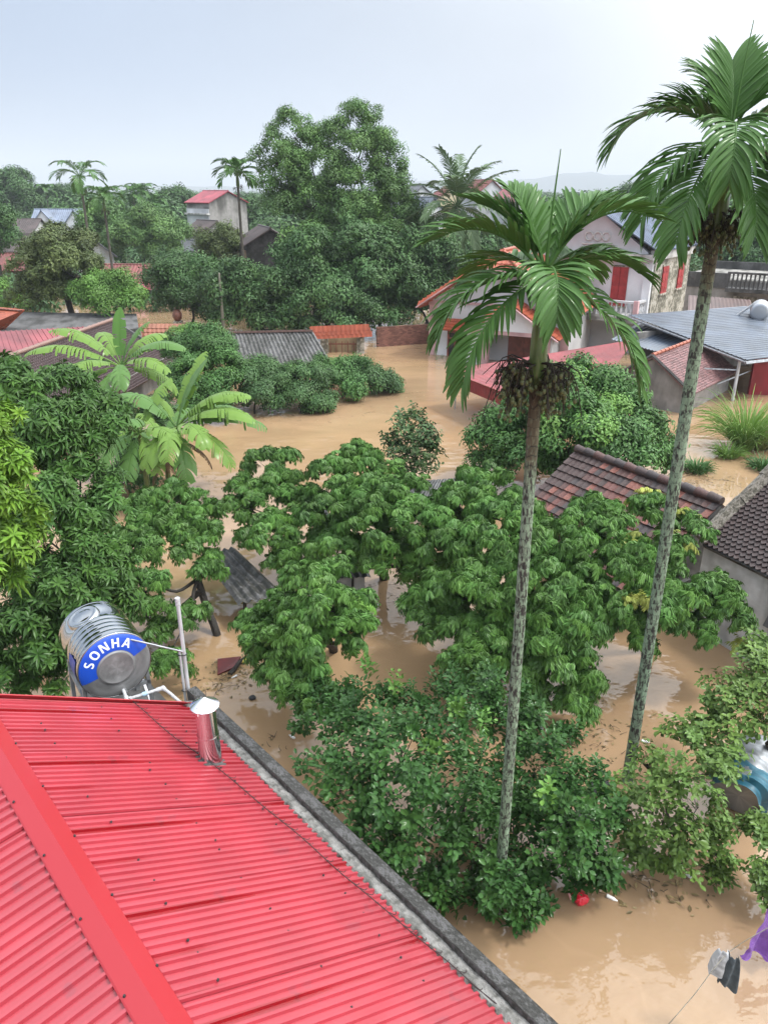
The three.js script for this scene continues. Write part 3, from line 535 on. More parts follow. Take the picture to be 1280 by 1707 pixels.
// ---------------------------------------------------------------- the pink and white house across the water
{
  const H = thing('house', 'white house with pink trim and orange tiled clipped gable standing in the flood', 'house', at(715, 590), null, -0.444), W = lay(H), w = 7.8, e = 2.95, ap = 5.5, d = 9, kx = 3.9, cl = 4.75, s = (ap - e) / kx, xl = (cl - e) / s;
  part('wall', prism([[0, -1.6], [w, -1.6], [w, e], [w - xl, cl], [xl, cl], [0, e]], d), MAT.white, H);
  const P = (x, y, z) => W(x, y, z), y0 = e - 0.5 * s + 0.08;
  const mid = (side) => side < 0 ? xl : w - xl;
  for (const sd of [-1, 1]) {
    const xe = sd < 0 ? -0.5 : w + 0.5, lo = [P(xe, y0, 0.75), P(xe, y0, -d - 0.3), P(mid(sd), cl + 0.1, -d - 0.3), P(mid(sd), cl + 0.1, 0.75)], hi = [P(mid(sd), cl + 0.1, 0.75), P(mid(sd), cl + 0.1, -d - 0.3), P(kx, ap + 0.1, -d - 0.3), P(kx, ap + 0.1, -0.35)];
    for (const q of [lo, hi]) { wpart('roof_slope', slab(...q, 0.09), TM.orange[0], H); tilesOn(H, ...q, { w: 0.24, l: 0.3, rise: 0.025, lift: 0.04, mats: TM.orange, seed: 4 + sd }); }
    part('barge_board', bar(V(xe, y0 - 0.05, 0.79), V(mid(sd), cl + 0.05, 0.79), 0.06, 0.2), MAT.pink, H);
  }
  const hip = [P(xl, cl + 0.1, 0.75), P(w - xl, cl + 0.1, 0.75), P(kx + 0.01, ap + 0.1, -0.35), P(kx - 0.01, ap + 0.1, -0.35)];
  wpart('roof_hip', slab(...hip, 0.08), TM.orange[0], H); tilesOn(H, ...hip, { w: 0.24, l: 0.3, rise: 0.025, lift: 0.04, mats: TM.orange, seed: 9 });
  part('ridge_cap', [rod(V(kx, ap + 0.16, -0.3), V(kx, ap + 0.16, -d - 0.3), 0.11), rod(V(xl, cl + 0.16, 0.75), V(kx, ap + 0.16, -0.35), 0.09), rod(V(w - xl, cl + 0.16, 0.75), V(kx, ap + 0.16, -0.35), 0.09)], TM.orange[0], H);
  part('fascia', box(w - 2 * xl + 0.2, 0.22, 0.06, kx, cl - 0.02, 0.8), MAT.pink, H);
  part('pilaster', [box(0.42, 4.5, 0.12, 0.2, 0.65, 0.03), box(0.52, 0.14, 0.16, 0.2, 2.8, 0.03)], MAT.pink, H);
  part('pilaster', box(0.42, 4.5, 0.12, w - 0.2, 0.65, 0.03), MAT.pink, H);
  part('cornice', [box(w, 0.12, 0.1, w / 2, e - 0.02, 0.04)], MAT.pink, H);
  const D = new THREE.Group(); D.name = 'door'; D.position.set(1.78, 0, 0.05); H.add(D);
  part('door_frame', [...[-0.62, -0.2, 0.22, 0.62].map((x) => box(0.1, 2.7, 0.12, x, 0.05, 0)), box(1.34, 0.12, 0.12, 0, 1.36, 0), box(1.2, 0.1, 0.1, 0, 1.0, 0)], MAT.wood, D);
  for (const x of [-0.41, 0.01, 0.42]) part('pane', box(0.33, 2.6, 0.03, x, 0, -0.01), MAT.glass, D);
  const aw = [P(1.05, 1.55, 0.75), P(2.65, 1.55, 0.75), P(2.65, 2.05, 0.06), P(1.05, 2.05, 0.06)];
  wpart('awning', slab(...aw, 0.06), TM.orange[0], H); tilesOn(H, ...aw, { w: 0.2, l: 0.2, rise: 0.02, lift: 0.04, mats: TM.orange, seed: 12 });
  // the gabled porch on the right half
  const x0 = 2.75, x1 = 7.3, pz = 1.5, pe = 1.75, pa = 3.2, pm = (x0 + x1) / 2;
  part('porch_wall', [box(0.72, 3.3, pz, x0 + 0.36, 0.1, pz / 2), prism([[x0, pe], [x1, pe], [pm, pa]], 0.16).translate(0, 0, pz), box(0.2, 3.3, pz, x1 - 0.1, 0.1, pz / 2)], MAT.white, H);
  part('porch_column', [box(0.42, 3.2, 0.42, x0 + 0.95, 0.1, pz - 0.16), box(0.54, 0.12, 0.54, x0 + 0.95, 1.16, pz - 0.16), box(0.54, 0.12, 0.54, x0 + 0.95, 1.66, pz - 0.16)], MAT.pink, H);
  part('porch_column', box(0.42, 3.2, 0.42, x1 - 0.3, 0.1, pz - 0.16), MAT.pink, H);
  part('porch_beam', box(x1 - x0, 0.2, 0.24, pm, pe - 0.02, pz - 0.1), MAT.pink, H);
  part('porch_door', [box(1.6, 3, 0.08, 5.4, 0, 0.05), box(0.1, 3, 0.14, 5.4, 0, 0.05)], MAT.wood, H);
  for (const sd of [-1, 1]) { const xe = sd < 0 ? x0 - 0.35 : x1 + 0.35, ye = pe - 0.35 * (pa - pe) / (pm - x0) + 0.06, q = [P(xe, ye, pz + 0.3), P(xe, ye, 0.03), P(pm, pa + 0.08, 0.03), P(pm, pa + 0.08, pz + 0.3)]; wpart('porch_roof', slab(...q, 0.07), TM.orange[0], H); tilesOn(H, ...q, { w: 0.22, l: 0.26, rise: 0.02, lift: 0.04, mats: TM.orange, seed: 15 + sd }); part('barge_board', bar(V(xe, ye - 0.03, pz + 0.33), V(pm, pa + 0.03, pz + 0.33), 0.05, 0.16), MAT.pink, H); }
}
// ---------------------------------------------------------------- the villa with balcony
{
  const H = thing('house', 'two storey white villa with balcony, grey side wall and blue metal roof', 'house', V(14.5, 0, -43), null, -0.6435), w = 6.5, d = 6.2, e = 5.45, ap = 7.5;
  // x runs from the corner to the left along the front (negative), z back along the side (negative)
  part('front_wall', prism([[-w, -1.6], [-0.3, -1.6], [-0.3, e], [-w / 2, ap], [-w, e]], 0.3), MAT.white, H);
  part('side_wall', box(0.3, e + 1.6, d, 0.02, (e - 1.6) / 2, -d / 2 - 0.02), MAT.weathered, H);
  part('corner_column', box(0.42, e + 1.4, 0.42, -0.12, (e - 1.8) / 2, 0.02), MAT.white, H);
  part('back_wall', prism([[-w, -1.6], [-0.16, -1.6], [-0.16, e], [-w / 2, ap], [-w, e]], 0.2).translate(0, 0, -d + 0.1), MAT.weathered, H);
  part('eave_band', [box(0.42, 0.5, d + 0.5, 0.12, e - 0.1, -d / 2), box(w + 0.3, 0.28, 0.6, -w / 2, e - 0.22, 0.2)], MAT.whiteDirty, H);
  for (const sd of [-1, 1]) { const xe = sd > 0 ? 0.45 : -w - 0.45, q = [V(xe, e + 0.12, 0.5), V(xe, e + 0.12, -d - 0.3), V(-w / 2, ap + 0.14, -d - 0.3), V(-w / 2, ap + 0.14, 0.5)]; part('roof_sheet', [slab(...q, 0.05), sheet(...q.map((p) => p.clone().add(V(0, 0.02, 0))), 0.28, 0.04, 'trapeze')], RM.villaBlue, H); }
  part('ridge_cap', rod(V(-w / 2, ap + 0.18, -d - 0.3), V(-w / 2, ap + 0.18, 0.5), 0.09), RM.villaBlue, H);
  part('plaster_ornament', [...[-0.5, 0, 0.5].map((x) => new THREE.TorusGeometry(0.22, 0.05, 6, 14).translate(-w / 2 + x, 6.2, 0.03)), rod(V(-w / 2 - 0.9, 5.8, 0.03), V(-w / 2 + 0.9, 5.8, 0.03), 0.05)], MAT.whiteDirty, H);
  const win = (x, y, ww, wh, side) => { const g = new THREE.Group(); g.name = 'shutter_window'; H.add(g); if (side) { g.position.set(0.19, y, x); g.rotation.y = Math.PI / 2; } else g.position.set(x, y, 0.03); for (const s of [-1, 1]) { part('shutter', [box(ww / 2 - 0.02, wh, 0.06, s * ww / 4, 0, 0.02), ...[-0.3, 0, 0.3].map((k) => box(ww / 2 - 0.16, 0.05, 0.04, s * ww / 4, k * wh, 0.05))], MAT.shutter, g); } part('lintel', box(ww + 0.2, 0.08, 0.12, 0, wh / 2 + 0.05), MAT.weathered, g); part('sill', box(ww + 0.3, 0.1, 0.2, 0, -wh / 2 - 0.05), MAT.weathered, g); };
  win(-1.75, 3.95, 0.95, 1.45, true); win(-4.6, 3.95, 0.95, 1.4, true); win(-1.7, 3.6, 0.9, 2.1, false); win(-4.3, 3.6, 1.6, 2.1, false);
  // balcony with turned balusters, out over the front
  part('balcony_floor', [box(w - 0.2, 0.22, 1.5, -w / 2, 2.0, 0.75), box(w, 0.12, 1.6, -w / 2, 2.17, 0.78)], MAT.whiteDirty, H);
  part('balcony_rail', [box(w, 0.12, 0.2, -w / 2, 2.98, 1.45), box(0.2, 0.12, 1.4, -0.1, 2.98, 0.78)], MAT.white, H);
  const bal = lathe([[0.05, 0], [0.055, 0.06], [0.035, 0.12], [0.075, 0.27], [0.06, 0.38], [0.032, 0.5], [0.05, 0.6], [0.05, 0.66]], 8);
  for (let k = 0; k < 22; k++) { const m = part('baluster', bal, MAT.white, H); m.position.set(-0.35 - k * 0.28, 2.24, 1.45); }
  for (let k = 0; k < 4; k++) { const m = part('baluster', bal, MAT.white, H); m.position.set(-0.1, 2.24, 0.25 + k * 0.28); }
  part('balcony_post', box(0.24, 0.95, 0.24, -0.1, 2.6, 1.45), MAT.pink, H);
}
// ---------------------------------------------------------------- roofs and sheds around the villa
{
  const y = 1.9, A = at(1243, 600, y), bk = V(-0.4, 0, -0.92), rt = V(0.92, 0, -0.4), up = (p, h) => p.clone().setY(h);
  const q = [A, up(A.clone().addScaledVector(rt, 8), y), up(A.clone().addScaledVector(rt, 8).addScaledVector(bk, 7.6), 2.75), up(A.clone().addScaledVector(bk, 7.6), 2.75)];
  // waves run across the fall here: ribs follow the long right-hand direction
  const T = quadRoofed('metal_canopy', 'large blue grey metal canopy roof beside the grey side wall', 'canopy', [q[3], q[0], q[1], q[2]], { roof: RM.blue, pitch: 0.26, amp: 0.025, kind: 'trapeze' });
  wpart('edge_beam', [bar(q[0].clone().add(V(0, -0.12, 0)), q[1].clone().add(V(0, -0.12, 0)), 0.12, 0.08), bar(q[0].clone().add(V(0, -0.1, 0)), q[3].clone().add(V(0, -0.1, 0)), 0.1, 0.08)], MAT.galv, T);
  const f = at(1228, 662), tp = q[0].clone().addScaledVector(rt, 0.2).addScaledVector(bk, 0.5).add(V(0, -0.1, 0));
  wpart('post', rod(V(tp.x, -1.5, tp.z), tp, 0.07, 0.07, 10), MAT.pvc, T);
  wpart('cross_rail', bar(tp.clone().add(V(0, -0.45, 0)), tp.clone().add(V(0, -0.45, 0)).addScaledVector(rt, -1.6).addScaledVector(bk, 1.2), 0.06), MAT.galv, T);
  const back = tp.clone().addScaledVector(bk, 5.4);
  wpart('rear_wall', [wallOn(back.clone().addScaledVector(rt, -1), back.clone().addScaledVector(rt, 8), -1.6, 2.2)], MAT.greyWall, T);
  const rw = thing('gate_pillar', 'dark red painted wall standing in brown water under blue canopy', 'wall', tp.clone().addScaledVector(rt, 1.5).setY(0));
  wpart('wall', [wallOn(tp.clone().addScaledVector(rt, 1.55).addScaledVector(bk, 0.6), tp.clone().addScaledVector(rt, 3.2).addScaledVector(bk, -0.4), -1.6, 1.75, 0.25)], MAT.redPaint, rw);
  wpart('door_rail', bar(tp.clone().addScaledVector(rt, -0.3).addScaledVector(bk, 0.8).setY(0.55), tp.clone().addScaledVector(rt, 1.6).addScaledVector(bk, 0.7).setY(1.05), 0.05), MAT.galv, rw);
  const s = [at(1017, 566, 1.75), at(1106, 590, 1.6), at(1172, 568, 2.0), at(1066, 536, 2.3)];
  quadRoofed('lean_to_roof', 'small slate blue corrugated lean-to roof in front of the balcony', 'roof', s, { roof: RM.blue, pitch: 0.22, amp: 0.05, thick: 0.01 });
  const fl = [at(1106, 588, 1.55), at(1243, 603, 1.78), at(1243, 600, 1.86), at(1160, 570, 1.9)];
  // red porch roof in the water
  const pa = at(743, 617, 1.6), e1 = V(0.43, 0, 0.9), e2 = V(0.9, 0, -0.43), pq = [pa, pa.clone().addScaledVector(e1, 5.4), pa.clone().addScaledVector(e1, 5.2).addScaledVector(e2, 4).setY(2.0), pa.clone().addScaledVector(e2, 10.6).setY(2.0)];
  pq[3].addScaledVector(e1, -0.4); pq[2].setY(1.85);
  const PO = quadRoofed('porch_roof', 'low dark red metal porch roof just above the flood before the pink house', 'porch', pq, { roof: RM.porch, pitch: 0.25, amp: 0.022, kind: 'trapeze' });
  const dn = (p, h) => p.clone().add(V(0, -h, 0));
  wpart('fascia', sheet(dn(pq[0], 0.5).addScaledVector(e2, 0.03), dn(pq[1], 0.5).addScaledVector(e2, 0.03), dn(pq[1], 0.02).addScaledVector(e2, 0.03), dn(pq[0], 0.02).addScaledVector(e2, 0.03), 0.12, 0.02, 'trapeze'), RM.porch, PO);
  for (const [a, b] of [[0.35, 0.3], [5.0, 0.3], [4.8, 3.4], [0.3, 7]]) { const p = pa.clone().addScaledVector(e1, a).addScaledVector(e2, b); wpart('post', rod(V(p.x, -1.5, p.z), V(p.x, 1.6, p.z), 0.035, 0.035, 8), MAT.steel, PO); }
}
{ // grey shed with the pinkish mossy tile roof
  const c = at(1140, 690), r = at(1212, 650), l = c.clone().add(V(-2.45, 0, -2.1)), long = r.clone().sub(c), e = 1.0, rd = 2.15, back = l.clone().add(long);
  const S = thing('shed', 'low grey rendered shed with mossy pink tile roof standing in water', 'shed', c.clone());
  const side = l.clone().sub(c), W = side.length(), L = long.length();
  const g = prism([[0, -1.6], [W, -1.6], [W, e], [W / 2, rd - 0.08], [0, e]], L), m = new THREE.Matrix4().makeBasis(side.clone().normalize(), UP.clone(), long.clone().normalize().negate()).setPosition(c.x, 0, c.z);
  if (m.determinant() < 0) { const P = g.attributes.position; for (let i = 0; i < P.count; i += 3) for (const k of ['position', 'normal', 'uv']) { const t = g.attributes[k], n = t.itemSize; for (let c = 0; c < n; c++) { const a = t.array[(i + 1) * n + c]; t.array[(i + 1) * n + c] = t.array[(i + 2) * n + c]; t.array[(i + 2) * n + c] = a; } } }
  g.applyMatrix4(m); wpart('wall', g, MAT.greyWall, S);
  const P = (a, b, y) => c.clone().addScaledVector(side.clone().normalize(), a).addScaledVector(long.clone().normalize(), b).setY(y), k = (rd - e) / (W / 2), o = 0.25;
  const q1 = [P(-o, -0.15, e - o * k + 0.04), P(-o, L + 0.2, e - o * k + 0.04), P(W / 2, L + 0.2, rd + 0.04), P(W / 2, -0.15, rd + 0.04)], q2 = [P(W + o, L + 0.2, e - o * k + 0.04), P(W + o, -0.15, e - o * k + 0.04), P(W / 2, -0.15, rd + 0.04), P(W / 2, L + 0.2, rd + 0.04)];
  for (const [i, q] of [q1, q2].entries()) { wpart('roof_slope', slab(...q, 0.06), TM.shed[0], S); tilesOn(S, ...q, { w: 0.13, l: 0.11, rise: 0.015, lift: 0.03, kind: 'scale', mats: TM.shed, vary: 0.75, seed: 30 + i, tilt: 0.16 }); }
  for (let k2 = 0; k2 < 14; k2++) { const a = P(W / 2, -0.15 + k2 * (L + 0.35) / 14, rd + 0.11), b = P(W / 2, -0.15 + (k2 + 0.93) * (L + 0.35) / 14, rd + 0.11); wpart('ridge_tile', rod(a, b, 0.085, 0.07, 8), TM.orangeLight[0], S); }
  wpart('verge', [bar(q1[0].clone().add(V(0, 0.06, 0)), q1[3].clone().add(V(0, 0.06, 0)), 0.09, 0.1), bar(q2[1].clone().add(V(0, 0.06, 0)), q2[2].clone().add(V(0, 0.06, 0)), 0.09, 0.1)], MAT.concreteDark, S);
}
{ // flat roofed building on the far right with a balustrade
  const a = atz(1130, 470, -56), b = atz(1420, 470, -50), T = thing('house', 'dark concrete house with flat roof and balustrade beyond blue canopy', 'house', a.clone().setY(0));
  const mid = a.clone().lerp(b, 0.5), dx = b.clone().sub(a).normalize(), bk = V(dx.z, 0, -dx.x);
  wpart('wall', [wallOn(a.clone(), b.clone(), -1.6, 2.9, 0.3), wallOn(a.clone().addScaledVector(bk, 8), b.clone().addScaledVector(bk, 8), -1.6, 2.9, 0.3)], MAT.greyWall, T);
  wpart('flat_roof', slab(...[a, b, b.clone().addScaledVector(bk, 8), a.clone().addScaledVector(bk, 8)].map((p) => p.clone().setY(2.95)), 0.2), MAT.concrete, T);
  wpart('parapet', [wallOn(a.clone().addScaledVector(bk, -0.1), a.clone().lerp(b, 0.32).addScaledVector(bk, -0.1), 2.35, 3.35, 0.2), wallOn(a.clone().addScaledVector(bk, 8.2), b.clone().addScaledVector(bk, 8.2), 2.9, 3.5, 0.2)], MAT.concreteDark, T);
  wpart('balcony_slab', [wallOn(a.clone().lerp(b, 0.32).addScaledVector(bk, -0.6), b.clone().addScaledVector(bk, -0.6), 2.25, 2.5, 1.2), wallOn(a.clone().lerp(b, 0.32).addScaledVector(bk, -1.1), b.clone().addScaledVector(bk, -1.1), 3.42, 3.55, 0.2)], MAT.concreteDark, T);
  const bal = lathe([[0.07, 0], [0.05, 0.15], [0.09, 0.4], [0.05, 0.7], [0.07, 0.92]], 7), n = 26;
  for (let k = 0; k < n; k++) { const p = a.clone().lerp(b, 0.33 + 0.66 * k / n).addScaledVector(bk, -1.1), m = part('baluster', bal, MAT.concreteDark, T); m.position.set(p.x - T.position.x, 2.5, p.z - T.position.z); }
  wpart('doorway', [wallOn(a.clone().lerp(b, 0.36).addScaledVector(bk, -0.18), a.clone().lerp(b, 0.5).addScaledVector(bk, -0.18), 0.3, 1.9, 0.06)], MAT.weathered, T);
  wpart('doorway', [wallOn(a.clone().lerp(b, 0.52).addScaledVector(bk, -0.18), a.clone().lerp(b, 0.6).addScaledVector(bk, -0.18), 0.3, 1.8, 0.06)], MAT.wood, T);
  const q = [at(1145, 538, 1.1), at(1262, 536, 1.1), at(1250, 500, 2.0), at(1147, 492, 2.1)];
  quadRoofed('metal_roof', 'rusty brown metal roof between grey side wall and flat roofed house', 'roof', q, { roof: RM.brownMetal, pitch: 0.25, amp: 0.03 });
  const tk = atz(1266, 517, -40), WT = thing('water_tank', 'small stainless water tank on a rusty stand above the blue canopy', 'water tank', tk.clone().setY(0)), ax = V(0.42, 0, -0.9);
  const tl = new THREE.CylinderGeometry(0.46, 0.46, 1.3, 24).toNonIndexed();
  const cyl = lathe([[0, -0.68], [0.3, -0.68], [0.42, -0.64], [0.47, -0.58], [0.455, -0.3], [0.47, -0.28], [0.455, 0], [0.47, 0.02], [0.455, 0.3], [0.47, 0.58], [0.42, 0.64], [0, 0.68]], 28); cyl.applyQuaternion(new THREE.Quaternion().setFromUnitVectors(UP, ax)); cyl.translate(tk.x, tk.y, tk.z);
  wpart('tank_body', cyl, MAT.steel, WT);
  for (const [i, j] of [[-1, -1], [1, -1], [-1, 1], [1, 1]]) wpart('stand_leg', rod(tk.clone().add(V(i * 0.35, -2.3, j * 0.4)), tk.clone().add(V(i * 0.3, -0.4, j * 0.35)), 0.04), MAT.weathered, WT);
  wpart('stand_frame', [bar(tk.clone().add(V(-0.45, -0.47, 0.4)), tk.clone().add(V(0.45, -0.47, 0.4)), 0.06), bar(tk.clone().add(V(-0.45, -0.47, -0.4)), tk.clone().add(V(0.45, -0.47, -0.4)), 0.06), box(1.0, 2.0, 0.9, tk.x + 0.2, tk.y - 1.55, tk.z - 0.1)], MAT.concreteDark, WT);
  wpart('pipe', [rod(atz(1223, 529, -40.4), atz(1258, 505, -40), 0.06), tube([tk.clone().add(V(0.05, -0.45, 0.5)), tk.clone().add(V(-0.05, -0.8, 0.55)), tk.clone().add(V(0.2, -1.2, 0.5))], 0.05)], MAT.pvc, WT);
}
{ // old red tile roof between the lychee trees
  const A1 = at(975, 757, 2.2), B1 = at(1203, 840, 2.2), rd = B1.clone().sub(A1).normalize(), dn = V(-rd.z, 0, rd.x); if (dn.x > 0) dn.negate();
  const sl = 0.68, run = 2.6, T = thing('house', 'submerged house with old red and black clay tile roof behind palms', 'house', A1.clone().setY(0)), C1 = A1.clone().addScaledVector(rd, -0.3), P = (p, k, s = 1) => p.clone().addScaledVector(dn, k * s).setY(2.2 - k * sl);
  const q = [P(C1, run), P(B1, run), B1.clone(), C1.clone()];
  wpart('roof_board', slab(...q.map((p) => p.clone().add(V(0, -0.02, 0))), 0.08), MAT.concreteDark, T);
  tilesOn(T, ...q, { w: 0.175, l: 0.25, rise: 0.02, lift: 0.045, mats: TM.old, parts: 300, seed: 21, tilt: 0.05, jit: 0.012, bias: 1.15 });
  const q2 = [P(B1, run, -1), P(C1, run, -1), C1.clone(), B1.clone()]; wpart('roof_slope', slab(...q2, 0.08), TM.old[0], T);
  const n = 13; for (let k = 0; k < n; k++) { const a = C1.clone().lerp(B1, k / n).add(V(0, 0.07 + rnd() * 0.012, 0)), b = C1.clone().lerp(B1, (k + 0.96) / n).add(V(0, 0.055, 0)); wpart('ridge_tile', rod(a, b, 0.12, 0.1, 10), TM.old[[0, 2, 1][k % 3]], T); }
  wpart('wall', [wallOn(P(C1, 2.2), P(B1, 2.2), -1.6, 0.58), wallOn(P(B1, 2.2), P(B1, 2.2, -1), -1.6, 0.6)], MAT.greyWall, T);
  wpart('gable', [...[C1, B1].map((p) => { const a = P(p, 2.3).setY(0.6), b = P(p, 2.3, -1).setY(0.6), t = p.clone().add(V(0, -0.1, 0)); return slab(a, b, t, t.clone().addScaledVector(dn, 0.01), 0.15); })], MAT.greyWall, T);
}
{ // white walled house with fish scale tiles at the right edge
  const E = at(1170, 906, 1.95), ed = V(0.43, 0, 0.9).normalize(), up = V(0.9, 0, -0.43).normalize(), T = thing('house', 'house with stained white wall and fish scale tile roof, right edge', 'house', E.clone().setY(0)), P = (a, b) => E.clone().addScaledVector(ed, a).addScaledVector(up, b).setY(1.95 + b * 0.72);
  const q = [P(0, 0), P(4.5, 0), P(4.5, 2.0), P(0, 2.0)];
  wpart('roof_board', slab(...q.map((p) => p.clone().add(V(0, -0.02, 0))), 0.09), MAT.concreteDark, T);
  tilesOn(T, ...q, { w: 0.125, l: 0.105, rise: 0.012, lift: 0.034, kind: 'scale', mats: TM.scale, parts: 300, seed: 41, tilt: 0.1, jit: 0.006 });
  const q2 = [P(4.5, 4).setY(1.95), P(0, 4).setY(1.95), P(0, 2.0), P(4.5, 2.0)]; wpart('roof_slope', slab(...q2, 0.09), TM.scale[0], T);
  const verge = (k0, k1, x) => bar(P(x, k0).add(V(0, 0.1, 0)), P(x, k1).add(V(0, 0.1, 0)), 0.2, 0.14);
  wpart('verge_mortar', [verge(-0.03, 0.95, -0.04), verge(0.93, 1.55, -0.02), verge(1.5, 2.1, -0.05)], M(lin(0.24, 0.22, 0.20), 0.85, { map: 'moss', rep: [1.2, 1.2], bump: 0.02 }), T);
  wpart('ridge_cap', [rod(P(-0.2, 2.05).add(V(0, 0.1, 0)), P(4.5, 2.05).add(V(0, 0.1, 0)), 0.13), rod(P(-0.35, 2.15).add(V(0, 0.28, 0)), P(0.25, 2.05).add(V(0, 0.14, 0)), 0.06, 0.1, 7)], MAT.concreteDark, T);
  const w0 = P(-0.02, 0.2), w1 = P(4.5, 0.2);
  wpart('wall', wallOn(w0, w1, -1.6, 1.98, 0.22), MAT.whiteStained, T);
  const gp = [P(0.1, 0.31).setY(-1.6), P(0.1, 3.7).setY(-1.6), P(0.1, 3.7).setY(1.9), P(0.1, 0.31).setY(1.9)];
  wpart('gable_wall', [slab(...gp, 0.18), slab(P(0.1, 0.31).setY(1.9), P(0.1, 3.7).setY(1.9), P(0.1, 2.0).add(V(0, -0.12, 0)), P(0.1, 1.98).add(V(0, -0.12, 0)), 0.18)], MAT.weathered, T);
  wpart('window_hood', bar(P(1.72, 0.02).setY(1.12), P(2.6, 0.02).setY(1.12), 0.08, 0.3), MAT.concreteDark, T);
  wpart('window_opening', wallOn(P(1.8, 0.085), P(2.5, 0.085), 0.1, 1.05, 0.02), MAT.wood, T);
}
// ---------------------------------------------------------------- left bank
{ // brown tile house behind the bananas
  const a = at(187, 536, 2.75), z2 = -24, b = V(a.x - 1.1 * (a.z - z2) / -9.7, 2.75, z2), rd = b.clone().sub(a).normalize(), dn = V(-rd.z, 0, rd.x); if (dn.x < 0) dn.negate();
  const T = thing('house', 'brown fish scale tiled house roof behind the banana plants', 'house', a.clone().setY(0)), P = (p, k) => p.clone().addScaledVector(dn, k).setY(2.75 - Math.abs(k) * 0.64);
  for (const s of [1, -1]) { const q = [P(a, 3 * s), P(b, 3 * s), b.clone(), a.clone()]; wpart('roof_board', slab(...q.map((p) => p.clone().add(V(0, -0.015, 0))), 0.1), TM.brown[0], T); if (s > 0) tilesOn(T, ...q, { w: 0.15, l: 0.125, rise: 0.014, lift: 0.04, kind: 'scale', mats: TM.brown, vary: 0.4, seed: 51, tilt: 0.08 }); }
  wpart('wall', [wallOn(P(a, 2.5), P(b, 2.5), -1.6, 1.15, 0.2), wallOn(P(a, -2.5), P(b, -2.5), -1.6, 1.15, 0.2), slab(P(a, -2.5).setY(-1.6), P(a, 2.5).setY(-1.6), P(a, 2.5).setY(1.1), P(a, -2.5).setY(1.1), 0.2), slab(P(a, -2.5).setY(1.1), P(a, 2.5).setY(1.1), P(a, 0.01).setY(2.6), P(a, -0.01).setY(2.6), 0.2)], MAT.greyWall, T);
  const n = 30; for (let k = 0; k < n; k++) { const p = a.clone().lerp(b, k / n).add(V(0, 0.08, 0)), q = a.clone().lerp(b, (k + 0.92) / n).add(V(0, 0.07, 0)); wpart('ridge_tile', rod(p, q, 0.1, 0.085, 8), TM.orangeLight[0].clone(), T).material.color.setRGB(0.34, 0.20, 0.16); }
  for (const s of [1, -1]) wpart('verge', bar(P(a, 3.05 * s).add(V(0, 0.09, 0)), a.clone().add(V(0, 0.09, 0)), 0.12, 0.14), MAT.concreteDark, T);
}
